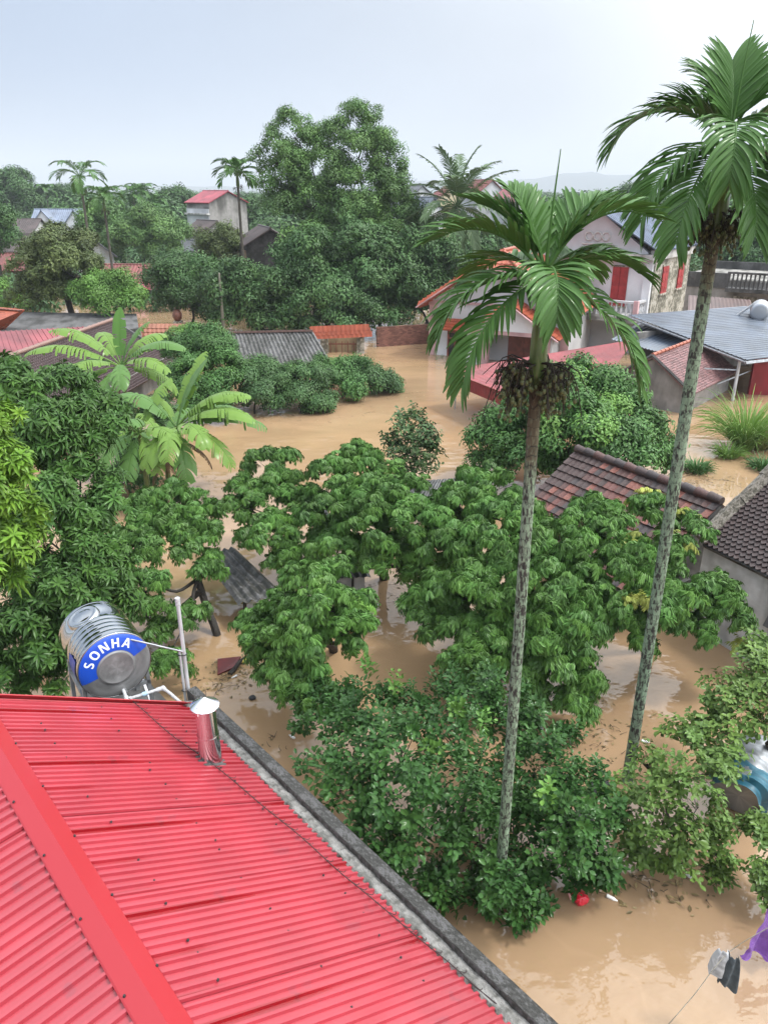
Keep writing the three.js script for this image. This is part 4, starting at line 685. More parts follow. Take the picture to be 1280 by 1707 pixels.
{
  quadRoofed('metal_roof', 'dull red corrugated metal roof behind brown tile roof on the left', 'roof', [at(-60, 610, 1.7), at(175, 578, 1.7), at(140, 545, 2.5), at(-60, 556, 2.5)], { roof: RM.dullRed, pitch: 0.25, amp: 0.035, kind: 'trapeze' });
  const F = quadRoofed('flat_roof', 'grey weathered concrete flat roof under the olive tree', 'roof', [at(-30, 556, 1.9), at(232, 548, 1.9), at(228, 523, 1.9), at(30, 520, 1.9)], { roof: MAT.concreteDark, pitch: 4, amp: 0.0, thick: 0.15, kind: 'trapeze' });
  wpart('wall', wallOn(at(-30, 556, 1.9).add(V(0, 0, -0.3)), at(232, 548, 1.9).add(V(0, 0, -0.3)), -1.6, 1.72), MAT.greyWall, F);
  quadRoofed('tile_roof', 'orange brown clay tile roof corner at the left edge', 'roof', [at(-60, 560, 1.8), at(4, 552, 1.8), at(42, 516, 2.9), at(-60, 506, 2.9)], { roof: TM.orange[0], tiles: { w: 0.28, l: 0.3, rise: 0.03, lift: 0.05, mats: [tileMat([0.30, 0.11, 0.06])], seed: 61, vary: 0.6 } });
  const O = quadRoofed('tile_roof', 'long low orange tile roof beside the brown gable, behind creeper', 'roof', [at(205, 566, 1.0), at(312, 566, 1.0), at(306, 541, 1.7), at(205, 541, 1.7)], { roof: TM.orangeLight[0], tiles: { w: 0.25, l: 0.28, rise: 0.025, lift: 0.04, mats: [tileMat([0.40, 0.15, 0.08])], seed: 63 } });
  wpart('wall', wallOn(at(205, 566, 1.0).add(V(0, 0, -0.3)), at(312, 566, 1.0).add(V(0, 0, -0.3)), -1.6, 0.95), MAT.tan, O);
  // grey fibre cement shed by the water
  const G = quadRoofed('shed', 'shed with grey corrugated fibre cement roof by the flooded hedge', 'shed', [at(398, 614, 0.6), at(552, 604, 0.6), at(522, 553, 1.95), at(384, 556, 1.95)], { roof: RM.fibro, pitch: 0.2, amp: 0.07, thick: 0.012, nv: 6 });
  for (let k = 0; k < 12; k++) { const a = at(384, 554, 2.0).lerp(at(522, 551, 2.0), k / 12), b = at(384, 554, 2.0).lerp(at(522, 551, 2.0), (k + 0.94) / 12); wpart('ridge_tile', bar(a, b, 0.09, 0.34), tileMat([0.16, 0.085, 0.07]), G); }
  wpart('wall', [wallOn(at(405, 610, 0.6).add(V(0.1, 0, -0.4)), at(540, 604, 0.6).add(V(0, 0, -0.4)), -1.6, 0.62)], MAT.greyWall, G);
  // tiled gateway
  const ga = at(529, 563, 1.05), gb = at(621, 559, 1.05), gd = at(515, 546, 1.62), gc = at(613, 542, 1.62);
  const GT = quadRoofed('gateway', 'tan walled gateway under a small bright orange tile roof', 'gate', [ga, gb, gc, gd], { roof: TM.orange[0], tiles: { w: 0.26, l: 0.26, rise: 0.03, lift: 0.045, mats: [TM.orange[0]], seed: 65, vary: 0.2 } });
  wpart('wall', [wallOn(at(536, 590).add(V(0, 0, -0.6)), at(598, 590).add(V(0, 0, -0.6)), -1.6, 1.1, 0.15)], MAT.tan, GT);
  for (const px of [541, 601]) { const p = at(px, 590).add(V(0, 0, -0.25)); wpart('pillar', box(0.42, 2.6, 0.4, p.x, -0.25, p.z), MAT.weathered, GT); }
  wpart('gate_bars', [box(1.7, 0.06, 0.05, at(570, 590).x, 0.5, at(570, 590).z - 0.35), ...[-2, -1, 0, 1, 2].map((k) => box(0.04, 0.7, 0.04, at(570, 590).x + k * 0.33, 0.3, at(570, 590).z - 0.35))], MAT.wood, GT);
  // brick wall: bricks in courses
  const w0 = at(628, 578), w1 = at(714, 572), BW = thing('brick_wall', 'dark red brick garden wall left of the pink house', 'wall', w0.clone()), d = w1.clone().sub(w0), L = d.length(), X = d.clone().normalize(), its = [], q = new THREE.Quaternion().setFromUnitVectors(V(1, 0, 0), X);
  wpart('mortar_core', wallOn(w0, w1, -1.5, 1.15, 0.18), MAT.brickWall, BW);
  const r = rng(8); for (let j = 0; j < 15; j++) for (let i = 0; i < L / 0.23; i++) { const p = X.clone().multiplyScalar((i + (j % 2) * 0.5) * 0.23 + 0.1).setY(-0.05 + j * 0.082), t = 0.7 + r() * 0.7; its.push({ m: new THREE.Matrix4().compose(p, q, V(1, 1, 1)), c: new THREE.Color().setRGB(t, t * 0.9, t * 0.9) }); }
  copies('bricks', box(0.215, 0.068, 0.2), M(lin(0.20, 0.10, 0.075), 0.9), its, BW, true);
}
// ---------------------------------------------------------------- sheets and panels among the trees
{
  const q = [at(474, 992, 0.75), at(398, 1009, 0.62), at(336, 925, 0.75), at(392, 914, 0.9)];
  const S = quadRoofed('corrugated_roof', 'mossy grey corrugated roof sheets sticking out of water by bent trunk', 'roof', [q[1], q[0], q[3], q[2]], { roof: RM.fibro, pitch: 0.17, amp: 0.065, thick: 0.012, nv: 4 });
  wpart('post', [rod(q[1].clone().setY(-1.5), q[1].clone().add(V(0.1, -0.03, -0.15)), 0.04), rod(q[0].clone().setY(-1.5), q[0].clone().add(V(-0.1, -0.03, -0.1)), 0.04)], BARKD, S);
  quadRoofed('corrugated_roof', 'dark slate corrugated roof half hidden behind lychee crowns', 'roof', [at(660, 838, 0.8), at(785, 842, 0.8), at(790, 795, 1.25), at(690, 803, 1.25)], { roof: RM.fibroDark, pitch: 0.17, amp: 0.045, thick: 0.012 });
  quadRoofed('corrugated_roof', 'small tilted strip of dark corrugated sheet between two crowns', 'roof', [at(520, 872, 0.9), at(556, 868, 0.9), at(526, 822, 1.3), at(498, 828, 1.3)], { roof: RM.fibroDark, pitch: 0.17, amp: 0.045, thick: 0.012 });
  const a = at(562, 1000, 0), b = at(607, 992, 0), H = thing('hut', 'pale panel wall of a sunken hut under lychee branches', 'hut', a.clone());
  wpart('wall', wallOn(a, b, -1.5, 0.55, 0.1), MAT.whiteStained, H); wpart('post', rod(a.clone().lerp(b, 0.6).add(V(0, -1.5, 0.15)), a.clone().lerp(b, 0.6).add(V(0, 0.6, 0.15)), 0.03), MAT.black, H);
  wpart('roof_sheet', sheet(at(545, 965, 0.6), at(618, 962, 0.6), at(600, 925, 0.9), at(530, 930, 0.9), 0.17, 0.045, 'round', 2, 0.012).flat(), RM.fibroDark, H);
}
// ---------------------------------------------------------------- the red metal roof below the camera
const HE = 2.8, RA = at(316, 1180, HE), RB = at(844, 1701, HE), RD = RB.clone().sub(RA).normalize(), RQ = V(-RD.z, 0, RD.x); if (RQ.x > 0) RQ.negate();
const RS = 28.5 * Math.PI / 180, RUN = 2.19, LS = 8 * Math.PI / 180, RN = RD.clone().cross(RQ.clone().multiplyScalar(Math.cos(RS)).add(V(0, Math.sin(RS), 0))).normalize(); if (RN.y < 0) RN.negate();
const onRoof = (al, run, h = 0) => RA.clone().addScaledVector(RD, al).addScaledVector(RQ, run).add(V(0, run * Math.tan(RS), 0)).addScaledVector(RN, h);
const pxRoof = (px, py, h = 0) => { const r = ray(px, py), C = V(0, CAM_Y, 0); return C.clone().addScaledVector(r, RA.clone().sub(C).dot(RN) / r.dot(RN)).addScaledVector(RN, h); };
const onLeft = (al, run, h = 0) => onRoof(al, RUN).addScaledVector(RQ, run).add(V(0, -run * Math.tan(LS) + h, 0));
{
  const T = thing('house', 'house under the bright red corrugated metal roof in the foreground', 'house', onRoof(2.5, 1).setY(0));
  // wet sheet: long runs of water along the fall change its gloss and deepen its red
  const wet = (u, v) => sstep(pf(u, v, 80, 3, 2) * 0.55 + pf(u, v, 7, 4, 3, LN2) * 0.45, 0.60, 0.67);
  const rr = dtex(512, (u, v) => mix(0.46 + 0.3 * (pf(u, v, 8, 8, 4) - 0.5), 0.16, wet(u, v)));
  const rc = dtex(512, (u, v) => { const w = wet(u, v), d = 0.9 + 0.2 * pf(u, v, 14, 14, 4, LN2), s = sstep(pf(u, v, 40, 40, 2), 0.80, 0.86) * 0.25; return [d * mix(0.63, 0.52, w) - s * 0.2, d * mix(0.20, 0.07, w) + s * 0.03, d * mix(0.245, 0.10, w) + s * 0.03]; }, true);
  const red = (rx, ry) => { const m = new THREE.MeshPhysicalMaterial({ color: lin(1, 1, 1), roughness: 1, side: THREE.DoubleSide }); m.map = rep(rc, rx, ry); m.roughnessMap = rep(rr, rx, ry); m.clearcoat = 0.9; m.clearcoatRoughness = 0.16; m.specularIntensity = 1; return m; };
  const RED = red(0.16, 0.16), CAP = new THREE.MeshPhysicalMaterial({ color: lin(0.36, 0.018, 0.026), roughness: 0.36, side: THREE.DoubleSide, clearcoat: 0.35, clearcoatRoughness: 0.2 });
  const ov = (k) => 0.005 * (k % 2);
  for (let k = 0; k < 7; k++) { const a = -0.03 + k * 1.0, b = a + 1.02; wpart('roof_sheet', sheet(onRoof(a, -0.03, ov(k)), onRoof(b, -0.03, ov(k)), onRoof(b, RUN - 0.02, ov(k)), onRoof(a, RUN - 0.02, ov(k)), 0.0785, 0.022, 'trapeze', 6, 0, (u, v) => 0.004 * noise3.noise(u * 3 + k * 4, v * 5, 2) * 0.6), RED, T); }
  const RED2 = red(0.2, 0.16);
  for (let k = 0; k < 7; k++) { const a = -0.03 + k * 1.0, b = a + 1.02; wpart('roof_sheet', sheet(onLeft(a, 0.02, ov(k)), onLeft(b, 0.02, ov(k)), onLeft(b, 4, ov(k)), onLeft(a, 4, ov(k)), 0.102, 0.026, 'trapeze', 4), RED2, T); }
  // folded ridge cap in lengths, lapped and screwed
  for (const [a, b, h] of [[-0.06, 3.35, 0], [3.32, 6.9, 0.004]]) {
    const c = (al, s) => [onLeft(al, 0.135, 0.03 + h), onLeft(al, 0.125, 0.036 + h), onRoof(al, RUN, 0).add(V(0, 0.075 + h, 0)), onRoof(al, RUN - 0.125, 0.034 + h), onRoof(al, RUN - 0.135, 0.02 + h)][s];
    const seg = []; for (let s = 0; s < 4; s++) seg.push(grid(10, 1, (u, v) => c(mix(a, b, u), s + Math.round(v)).add(V(0, 0.0025 * noise3.noise(u * 9, s, h * 99), 0)), (u, v) => [u * (b - a), v * 0.2 + s * 0.2]).toNonIndexed());
    seg.forEach((g) => g.computeVertexNormals()); wpart('ridge_cap', seg, CAP, T);
  }
  wpart('verge_flashing', [bar(onRoof(-0.05, -0.02, 0.028), onRoof(-0.05, RUN, 0.028), 0.09, 0.006), bar(onRoof(-0.09, -0.02, -0.03), onRoof(-0.09, RUN, -0.03), 0.006, 0.13), bar(onLeft(-0.05, 0, 0.03), onLeft(-0.05, 4, 0.03), 0.09, 0.006)], CAP, T);
  const screws = [], cup = new THREE.CylinderGeometry(0.007, 0.011, 0.012, 8), r = rng(3), qn = new THREE.Quaternion().setFromUnitVectors(UP, RN);
  for (const run of [0.35, 1.05, 1.75]) for (let k = 0; k < 28; k++) if (r() < 0.8) { const p = onRoof(0.1 + k * 0.254 + (r() < 0.3 ? 0.127 : 0), run + (r() - 0.5) * 0.06, 0.022); screws.push(cup.clone().applyQuaternion(qn).translate(p.x, p.y, p.z)); }
  for (let k = 0; k < 9; k++) { for (const p of [onRoof(0.2 + k * 0.7, RUN - 0.12, 0.044), onLeft(0.3 + k * 0.7, 0.11, 0.05)]) screws.push(cup.clone().translate(p.x, p.y, p.z)); }
  wpart('roof_screws', screws, MAT.black, T, true);
  // mortar bed and concrete parapet along the eave
  const bed = grid(260, 10, (u, v) => { const al = mix(-0.1, 6.9, u), run = 0.03 - v * 0.145 + (v === 0 ? 0.016 * Math.cos(al / 0.0785 * 6.283) : 0); const p = RA.clone().addScaledVector(RD, al).addScaledVector(RQ, run); p.y += 0.024 + (v === 0 ? -0.012 : 0.012 + 0.03 * fbm(al * 7, v * 5, 3, 4) + 0.012 * noise3.noise(al * 31, v * 14, 8)) - 0.035 * v * v; return p; }, (u, v) => [u * 7, v * 0.22]);
  wpart('mortar_bed', bed, M(lin(0.30, 0.30, 0.295), 0.9, { map: 'stain', rep: [1.6, 3], bump: 0.012, brep: [6, 6] }), T);
  const along = (run, y) => [RA.clone().addScaledVector(RD, -0.25).addScaledVector(RQ, run).setY(y), RA.clone().addScaledVector(RD, 6.9).addScaledVector(RQ, run).setY(y)];
  const par = (() => { const prof = [[-0.105, 2.3], [-0.105, 2.862], [-0.112, 2.872], [-0.225, 2.872], [-0.233, 2.862], [-0.233, 2.3]], gs = []; for (let i = 0; i < prof.length - 1; i++) { const [a, b] = along(...prof[i]), [c, d] = along(...prof[i + 1]); const g = grid(140, 3, (u, v) => { const p = bil(a, b, d, c, u, v); p.y += 0.005 * noise3.noise(u * 60, i, v * 4) + 0.003 * noise3.noise(u * 190, i, v); return p; }, (u, v) => [u * 7, (i + v) * 0.17]); gs.push(g); } return gs; })();
  wpart('parapet', par, M(lin(0.115, 0.115, 0.12), 0.62, { map: 'moss', rep: [1.7, 1.7], bump: 0.02, brep: [9, 9], coat: 0.2, coatRough: 0.35 }), T);
  const w0 = along(-0.25, 0), back0 = onLeft(-0.25, 3.6).setY(0);
  wpart('wall', [wallOn(w0[0], w0[1], -1.6, 2.45, 0.2), wallOn(w0[0].clone().addScaledVector(RD, 0.35), back0.clone().addScaledVector(RD, 0.35), -1.6, 2.7, 0.2)], MAT.weathered, T);
  const gm = [onRoof(0.1, 0).setY(2.7), onRoof(0.1, RUN * 2).setY(2.7), onRoof(0.1, RUN).add(V(0, -0.05, 0)), onRoof(0.1, RUN - 0.02).add(V(0, -0.05, 0))]; wpart('gable_wall', slab(...gm, 0.15), MAT.weathered, T);
  // low concrete slab behind the gable that carries the tank
  const sl = [onRoof(-0.12, -0.1), onRoof(-0.12, 2.6), onRoof(-1.75, 2.6), onRoof(-1.75, -0.1)].map((p) => p.setY(2.35)); wpart('rear_slab', slab(...sl, 0.14), MAT.concreteDark, T);
  for (const [a, b] of [[-1.6, 0.1], [-1.6, 2.4]]) { const p = onRoof(a, b); wpart('slab_post', box(0.2, 3.8, 0.2, p.x, 0.3, p.z), MAT.concrete, T); }
  // light chain with its little hooks, lying across the ribs
  const LT = thing('light_chain', 'thin dark wire with small hooks lying across the red roof', 'wire', onRoof(1, 0.5));
  const path = [[213, 1168], [238, 1190], [270, 1218], [300, 1243], [330, 1262], [372, 1295], [440, 1352], [500, 1402], [560, 1456], [620, 1507], [690, 1566], [745, 1612], [800, 1660], [850, 1702]].map(([x, y], k) => pxRoof(x, y, 0.034 + 0.006 * (k % 2)));
  wpart('wire', tube(path, 0.0045, 5, 90), MAT.wire, LT);
  const cv = new THREE.CatmullRomCurve3(path), hook = tube([V(0, 0, 0), V(0.003, -0.004, 0.02), V(0.006, -0.008, 0.045), V(0.02, -0.012, 0.055), V(0.03, -0.012, 0.05)], 0.0032, 4, 8), dirH = RQ.clone().multiplyScalar(-0.35).addScaledVector(RD, 1).normalize();
  const hr = rng(9); for (let k = 1; k < 62; k++) { const p = cv.getPointAt(k / 62), m = part('hook', hook, MAT.wire, LT); m.position.copy(p).sub(LT.position); m.rotation.y = Math.atan2(dirH.x, dirH.z) + (hr() - 0.5) * 0.7; m.rotation.x = 0.05 + hr() * 0.1; m.scale.setScalar(0.8 + hr() * 0.5); }
  // stainless flue with its conical hat
  const fb = pxRoof(352, 1268), F = thing('flue', 'shiny stainless flue pipe with conical hat on the red roof', 'chimney', fb), SH = M(lin(0.62, 0.62, 0.64), 0.16, { metal: 1 }), SH2 = M(lin(0.78, 0.80, 0.83), 0.22, { metal: 1 });
  const FH = atz(343, 1178, fb.z).y - fb.y;
  part('flue_pipe', lathe([[0.118, -0.12], [0.112, FH * 0.5], [0.114, FH * 0.5 + 0.008], [0.106, FH * 0.5 + 0.016], [0.102, FH]], 32), SH, F);
  part('flue_hat', lathe([[0.0, FH + 0.115], [0.012, FH + 0.113], [0.148, FH + 0.022], [0.150, FH + 0.012], [0.144, FH + 0.016], [0.004, FH + 0.098]], 14), SH2, F);
  part('hat_strut', [0, 2.1, 4.2].map((a) => bar(V(Math.cos(a) * 0.1, FH - 0.06, Math.sin(a) * 0.1), V(Math.cos(a) * 0.11, FH + 0.05, Math.sin(a) * 0.11), 0.016, 0.004)), SH, F);
  const fl = lathe([[0.112, 0.03], [0.13, 0.012], [0.165, 0.006], [0.17, 0]], 24); fl.applyQuaternion(qn); fl.translate(0, 0.012, 0); part('flashing_collar', fl, MAT.concreteDark, F);
}
{ // stainless water tank lying on its stand behind the gable
  const th = 0.60, fc = at(193, 1110, 3.33), T = thing('water_tank', 'large steel water tank with blue label lying behind red roof', 'water tank', fc, null, th), R = 0.425, L = 0.95;
  const ST = M(lin(0.50, 0.52, 0.53), 0.09, { metal: 1 }), MATT = M(lin(0.36, 0.365, 0.37), 0.45, { metal: 0.3, map: 'mottle', rep: [2, 2] }), BLUE = new THREE.Color().setRGB(0.012, 0.055, 0.36);
  const prof = [[0.26, -L - 0.02], [R - 0.03, -L], [R, -L + 0.03]]; for (let k = 0; k <= 60; k++) { const t = k / 60, z = -L + 0.05 + t * (L - 0.08), rib = t > 0.42 && t < 0.98 ? 0.008 * Math.pow(Math.abs(Math.sin((t - 0.42) / 0.56 * Math.PI * 5)), 0.6) : 0.006 * Math.sin(t * 14); prof.push([R - 0.006 + rib, z]); } prof.push([R, -0.012]);
  part('tank_body', lathe(prof, 64).rotateX(Math.PI / 2), ST, T);
  const dish = [[0, 0.055], [0.09, 0.056], [0.1, 0.052], [0.19, 0.053], [0.197, 0.060], [0.203, 0.053], [0.215, 0.053], [0.222, 0.04], [0.25, 0.037], [0.33, 0.028], [0.40, 0.008], [0.418, -0.008], [0.424, -0.02]];
  part('end_cap', lathe([...dish].reverse(), 64).rotateX(Math.PI / 2), MATT, T);
  part('rim', new THREE.TorusGeometry(R - 0.002, 0.008, 8, 64).translate(0, 0, -0.014), ST, T);
  // label on the end: a sector with lettering on an arc
  const cvs = document.createElement('canvas'); cvs.width = cvs.height = 1024; const c = cvs.getContext('2d'), out = 0.416;
  c.fillStyle = '#1a4bb8'; c.fillRect(0, 0, 1024, 1024); c.fillStyle = '#eef2f6'; c.font = 'bold 210px sans-serif'; c.textAlign = 'center'; c.textBaseline = 'middle';
  [...'SONHA'].forEach((ch, k) => { const phi = (156 - k * 24) * Math.PI / 180, q = 0.318 / out * 512; c.save(); c.translate(512 + q * Math.cos(phi), 512 - q * Math.sin(phi)); c.rotate(Math.PI / 2 - phi); c.scale(0.92, 0.9); c.fillText(ch, 0, 0); c.restore(); });
  const lt = new THREE.CanvasTexture(cvs); lt.colorSpace = THREE.SRGBColorSpace; lt.magFilter = THREE.LinearFilter;
  const zAt = (r) => { for (let k = 0; k < dish.length - 1; k++) if (r <= dish[k + 1][0]) return mix(dish[k][1], dish[k + 1][1], (r - dish[k][0]) / (dish[k + 1][0] - dish[k][0])); return -0.01; };
  const a0 = 20 * Math.PI / 180, a1 = 197 * Math.PI / 180, lab = grid(60, 8, (u, v) => { const a = mix(a1, a0, u), r = mix(0.228, out, v); return V(r * Math.cos(a), r * Math.sin(a), zAt(r) + 0.003); }, (u, v) => { const a = mix(a1, a0, u), r = mix(0.228, out, v) / out; return [0.5 + 0.5 * r * Math.cos(a), 0.5 + 0.5 * r * Math.sin(a)]; });
  const LMAT = new THREE.MeshPhysicalMaterial({ map: lt, roughness: 0.35, side: THREE.DoubleSide, clearcoat: 0.2 });
  part('end_label', lab, LMAT, T);
  part('side_label', grid(24, 2, (u, v) => { const a = mix(160, 215, u) * Math.PI / 180; return V((R + 0.011) * Math.cos(a), (R + 0.011) * Math.sin(a), mix(-0.36, -0.1, v)); }), M(BLUE, 0.35), T);
  part('manhole_lid', lathe([[0.20, -0.03], [0.19, 0.02], [0.165, 0.03], [0.15, 0.02], [0.11, 0.022], [0.10, 0.032], [0.0, 0.036]], 32).rotateZ(0.35).translate(-0.14, R - 0.05, -0.68), ST, T);
  const leg = (x, z) => bar(V(x, -1.0, z), V(x * 0.92, -0.22, z), 0.045, 0.045);
  for (const [x, z] of [[-0.4, -0.1], [0.4, -0.1], [-0.4, -0.8], [0.4, -0.8]]) part('stand_leg', leg(x, z), MAT.galv, T);
  part('stand_frame', [bar(V(-0.4, -0.42, -0.1), V(0.4, -0.42, -0.1), 0.045), bar(V(-0.4, -0.42, -0.8), V(0.4, -0.42, -0.8), 0.045), bar(V(-0.38, -0.36, -0.8), V(-0.38, -0.36, -0.1), 0.045), bar(V(0.38, -0.36, -0.8), V(0.38, -0.36, -0.1), 0.045), bar(V(0.4, -0.9, -0.1), V(0.4, -0.45, -0.8), 0.03)], MAT.galv, T);
  part('outlet', [rod(V(0.05, -0.36, -0.02), V(0.05, -0.36, 0.1), 0.03, 0.03, 10)], MAT.steel, T);
  // white pipework
  const P = thing('water_pipe', 'white plastic supply pipe with elbows along the roof edge below tank', 'pipe', at(235, 1160, 2.95)), pp = [at(206, 1150, 3.0), at(212, 1166, 2.95), at(238, 1158, 2.97), at(272, 1147, 3.0), at(284, 1156, 2.92), at(302, 1172, 2.8)];
  wpart('pipe', pp.slice(1).map((p, k) => rod(pp[k], p, 0.02, 0.02, 10)), MAT.pvc, P);
  for (const k of [1, 3]) wpart('elbow', [new THREE.SphereGeometry(0.031, 12, 8).translate(pp[k].x, pp[k].y, pp[k].z), rod(pp[k], pp[k].clone().lerp(pp[k + 1], 0.3), 0.027, 0.027, 10), rod(pp[k], pp[k].clone().lerp(pp[k - 1], 0.3), 0.027, 0.027, 10)], MAT.pvc, P);
  wpart('coupling', rod(pp[2], pp[2].clone().lerp(pp[3], 0.25), 0.028, 0.028, 10), M(lin(0.35, 0.5, 0.62), 0.4), P);
  const zb = -7.78, S = thing('vent_pipe', 'tall white plastic vent pipe tied to a second pipe by the gable', 'pipe', atz(318, 1172, zb)), b0 = atz(318, 1180, zb), t0 = V(b0.x, atz(293, 998, zb).y, zb);
  wpart('pipe', [rod(b0.clone().add(V(0, -0.6, 0)), t0, 0.024, 0.024, 12), rod(t0.clone().add(V(0, -0.09, 0)), t0.clone().add(V(0, 0.01, 0)), 0.031, 0.031, 12)], MAT.pvc, S);
  wpart('second_pipe', rod(b0.clone().add(V(-0.045, -0.6, 0.012)), V(b0.x - 0.045, atz(300, 1083, zb).y, zb + 0.012), 0.017, 0.017, 10), MAT.pvc, S);
  for (const py of [1090, 1150]) { const y = atz(305, py, zb).y; wpart('tie', new THREE.TorusGeometry(0.045, 0.006, 6, 16).rotateX(Math.PI / 2).scale(1.2, 1, 0.8).translate(b0.x - 0.02, y, zb + 0.005), MAT.black, S); }
  const y1 = atz(299, 1084, zb).y; wpart('brace_rod', rod(at(180, 1057, 3.72), V(b0.x, y1, zb + 0.03), 0.011, 0.011, 8), MAT.galv, S);
}
// ---------------------------------------------------------------- near trees: lobes are [x, y, radius] in pixels, height over width, height above the water
const LY = { kind: 'longan', mat: LM.longan, size: 0.28, unit: 0.42, cover: 1.0, uneven: 0.5, sub: 8, subR: 0.36, bark: BARKD, trunk: 0.11, twigs: 3, gaps: 0.12, gapF: 2.2, low: -0.2, lift: 0.9, lobeVary: 0.35, vary: 0.55 };
const GL = 'lychee trees standing in the flood';
tree('lychee_tree', 'lychee tree with bent dark trunk leaning over water, left of corrugated sheets', 'tree', { ...LY, seed: 1, foot: at(362, 1058), fork: at(330, 965, 1.1), trunk: 0.10, size: 0.26,
  lobes: [[230, 858, 52, 0.6, 1.9], [290, 842, 55, 0.55, 2.0], [345, 862, 42, 0.7, 1.9], [270, 900, 55, 0.6, 1.7], [215, 915, 48, 0.6, 1.6], [325, 905, 40, 0.6, 1.6], [345, 948, 30, 0.7, 1.3], [310, 1030, 32, 0.8, 0.7], [235, 985, 50, 0.6, 1.2], [180, 945, 50, 0.7, 1.5], [200, 1020, 40, 0.7, 0.9], [265, 1050, 26, 0.8, 0.5], [285, 1105, 34, 0.6, 0.6]],
  extraLimbs: [{ pts: [at(335, 985, 0.9), at(300, 1015, 0.5), at(255, 1040, 0.4), at(240, 1010, 0.9)], r0: 0.07, r1: 0.03 }] });
tree('lychee_tree', 'full lychee crown hiding a corrugated sheet, centre left above muddy gap', 'tree', { ...LY, seed: 2, foot: at(500, 935), lobes: [[448, 778, 46, 0.6, 2.3], [408, 812, 32, 0.7, 1.9], [465, 810, 40, 0.6, 2.0], [450, 848, 55, 0.65, 1.7], [515, 855, 48, 0.65, 1.6], [452, 900, 46, 0.85, 1.5], [492, 925, 40, 0.8, 1.2], [545, 885, 30, 0.7, 1.4], [400, 840, 26, 0.6, 1.6]] });
tree('lychee_tree', 'tallest dense lychee crown in the middle beside small slim tree', 'tree', { ...LY, seed: 3, foot: at(640, 965), trunk: 0.13, lobes: [[555, 805, 42, 0.95, 2.3], [600, 770, 42, 0.7, 2.5], [640, 790, 30, 0.9, 2.2], [560, 855, 46, 0.7, 2.0], [618, 840, 55, 0.7, 2.3], [675, 825, 46, 0.7, 2.2], [625, 885, 62, 0.7, 2.0], [690, 880, 62, 0.7, 2.0], [650, 930, 66, 0.55, 1.4], [560, 920, 46, 0.7, 1.5], [720, 920, 48, 0.7, 1.5], [740, 860, 36, 0.9, 1.9], [700, 955, 40, 0.5, 1.0]] });
tree('lychee_tree', 'front lychee tree with pale shoots just beyond the parapet corner', 'tree', { ...LY, seed: 4, foot: at(556, 1085), lobes: [[590, 1020, 44, 0.7, 1.9], [545, 1010, 46, 0.75, 2.1], [510, 965, 36, 0.8, 2.2], [548, 960, 42, 0.7, 2.3], [500, 1040, 50, 0.75, 1.8], [570, 1055, 46, 0.7, 1.6], [455, 1085, 44, 0.7, 1.3], [505, 1085, 45, 0.8, 1.5], [470, 1130, 45, 0.8, 1.1], [515, 1155, 50, 0.7, 1.0], [432, 1035, 30, 0.6, 1.1], [440, 1060, 30, 0.8, 1.1], [470, 1010, 34, 0.6, 1.5]], tips: [[590, 1000, 30, 0.6, 2.1], [545, 975, 30, 0.6, 2.4]], tipMat: LM.bright, tipCover: 0.5 });
tree('lychee_tree', 'broad lychee tree around the left palm trunk with hanging right boughs', 'tree', { ...LY, seed: 5, foot: at(876, 1175), fork: at(868, 1060, 1.0), trunk: 0.15, cover: 1.6, lobes: [[818, 812, 46, 0.8, 2.5], [770, 850, 50, 0.8, 2.3], [842, 862, 55, 0.75, 2.5], [760, 915, 46, 0.8, 2.0], [825, 920, 60, 0.7, 2.3], [735, 985, 42, 0.8, 1.7], [785, 985, 55, 0.75, 2.0], [905, 935, 50, 0.8, 2.3], [905, 985, 60, 0.75, 2.1], [955, 975, 46, 0.8, 1.9], [850, 1010, 46, 0.7, 1.7], [915, 1050, 55, 0.8, 1.7], [960, 1040, 45, 0.9, 1.5], [935, 1110, 48, 0.9, 1.2], [960, 1165, 34, 0.9, 0.7], [760, 1055, 42, 0.8, 1.3], [785, 1105, 44, 0.8, 1.1], [720, 1020, 30, 0.8, 1.4], [745, 1010, 28, 0.8, 1.5], [690, 1000, 18, 0.8, 1.5], [890, 880, 36, 0.7, 2.4], [820, 1060, 46, 0.8, 1.4], [850, 1115, 44, 0.8, 1.0], [800, 1135, 36, 0.8, 0.9], [880, 1150, 34, 0.8, 0.7]] });
tree('lychee_tree', 'lychee tree with yellow young shoots before the old tiled roof', 'tree', { ...LY, seed: 6, foot: at(1090, 1085), fork: at(1050, 1010, 1.2), trunk: 0.11, lobes: [[992, 852, 40, 0.65, 2.6], [960, 885, 42, 0.75, 2.4], [1022, 893, 46, 0.7, 2.5], [1075, 930, 48, 0.7, 2.3], [985, 935, 52, 0.7, 2.3], [1045, 965, 50, 0.75, 2.1], [1000, 1010, 50, 0.7, 1.8], [1080, 1010, 48, 0.7, 1.8], [1110, 970, 40, 0.7, 2.0], [1050, 1045, 42, 0.7, 1.4], [1140, 1005, 46, 0.7, 1.8], [1190, 985, 42, 0.65, 1.9], [1210, 1025, 34, 0.75, 1.6], [1150, 1045, 34, 0.6, 1.4], [1085, 848, 34, 0.7, 2.6], [1150, 880, 34, 0.65, 2.4], [1120, 910, 30, 0.6, 2.3]],
  tips: [[1082, 838, 44, 0.6, 2.6], [1150, 872, 40, 0.6, 2.45], [1047, 915, 26, 1.2, 2.5], [1140, 912, 30, 0.6, 2.3], [1222, 1062, 34, 0.7, 1.2], [1062, 1000, 24, 0.8, 2.1]], tipCover: 0.11 });
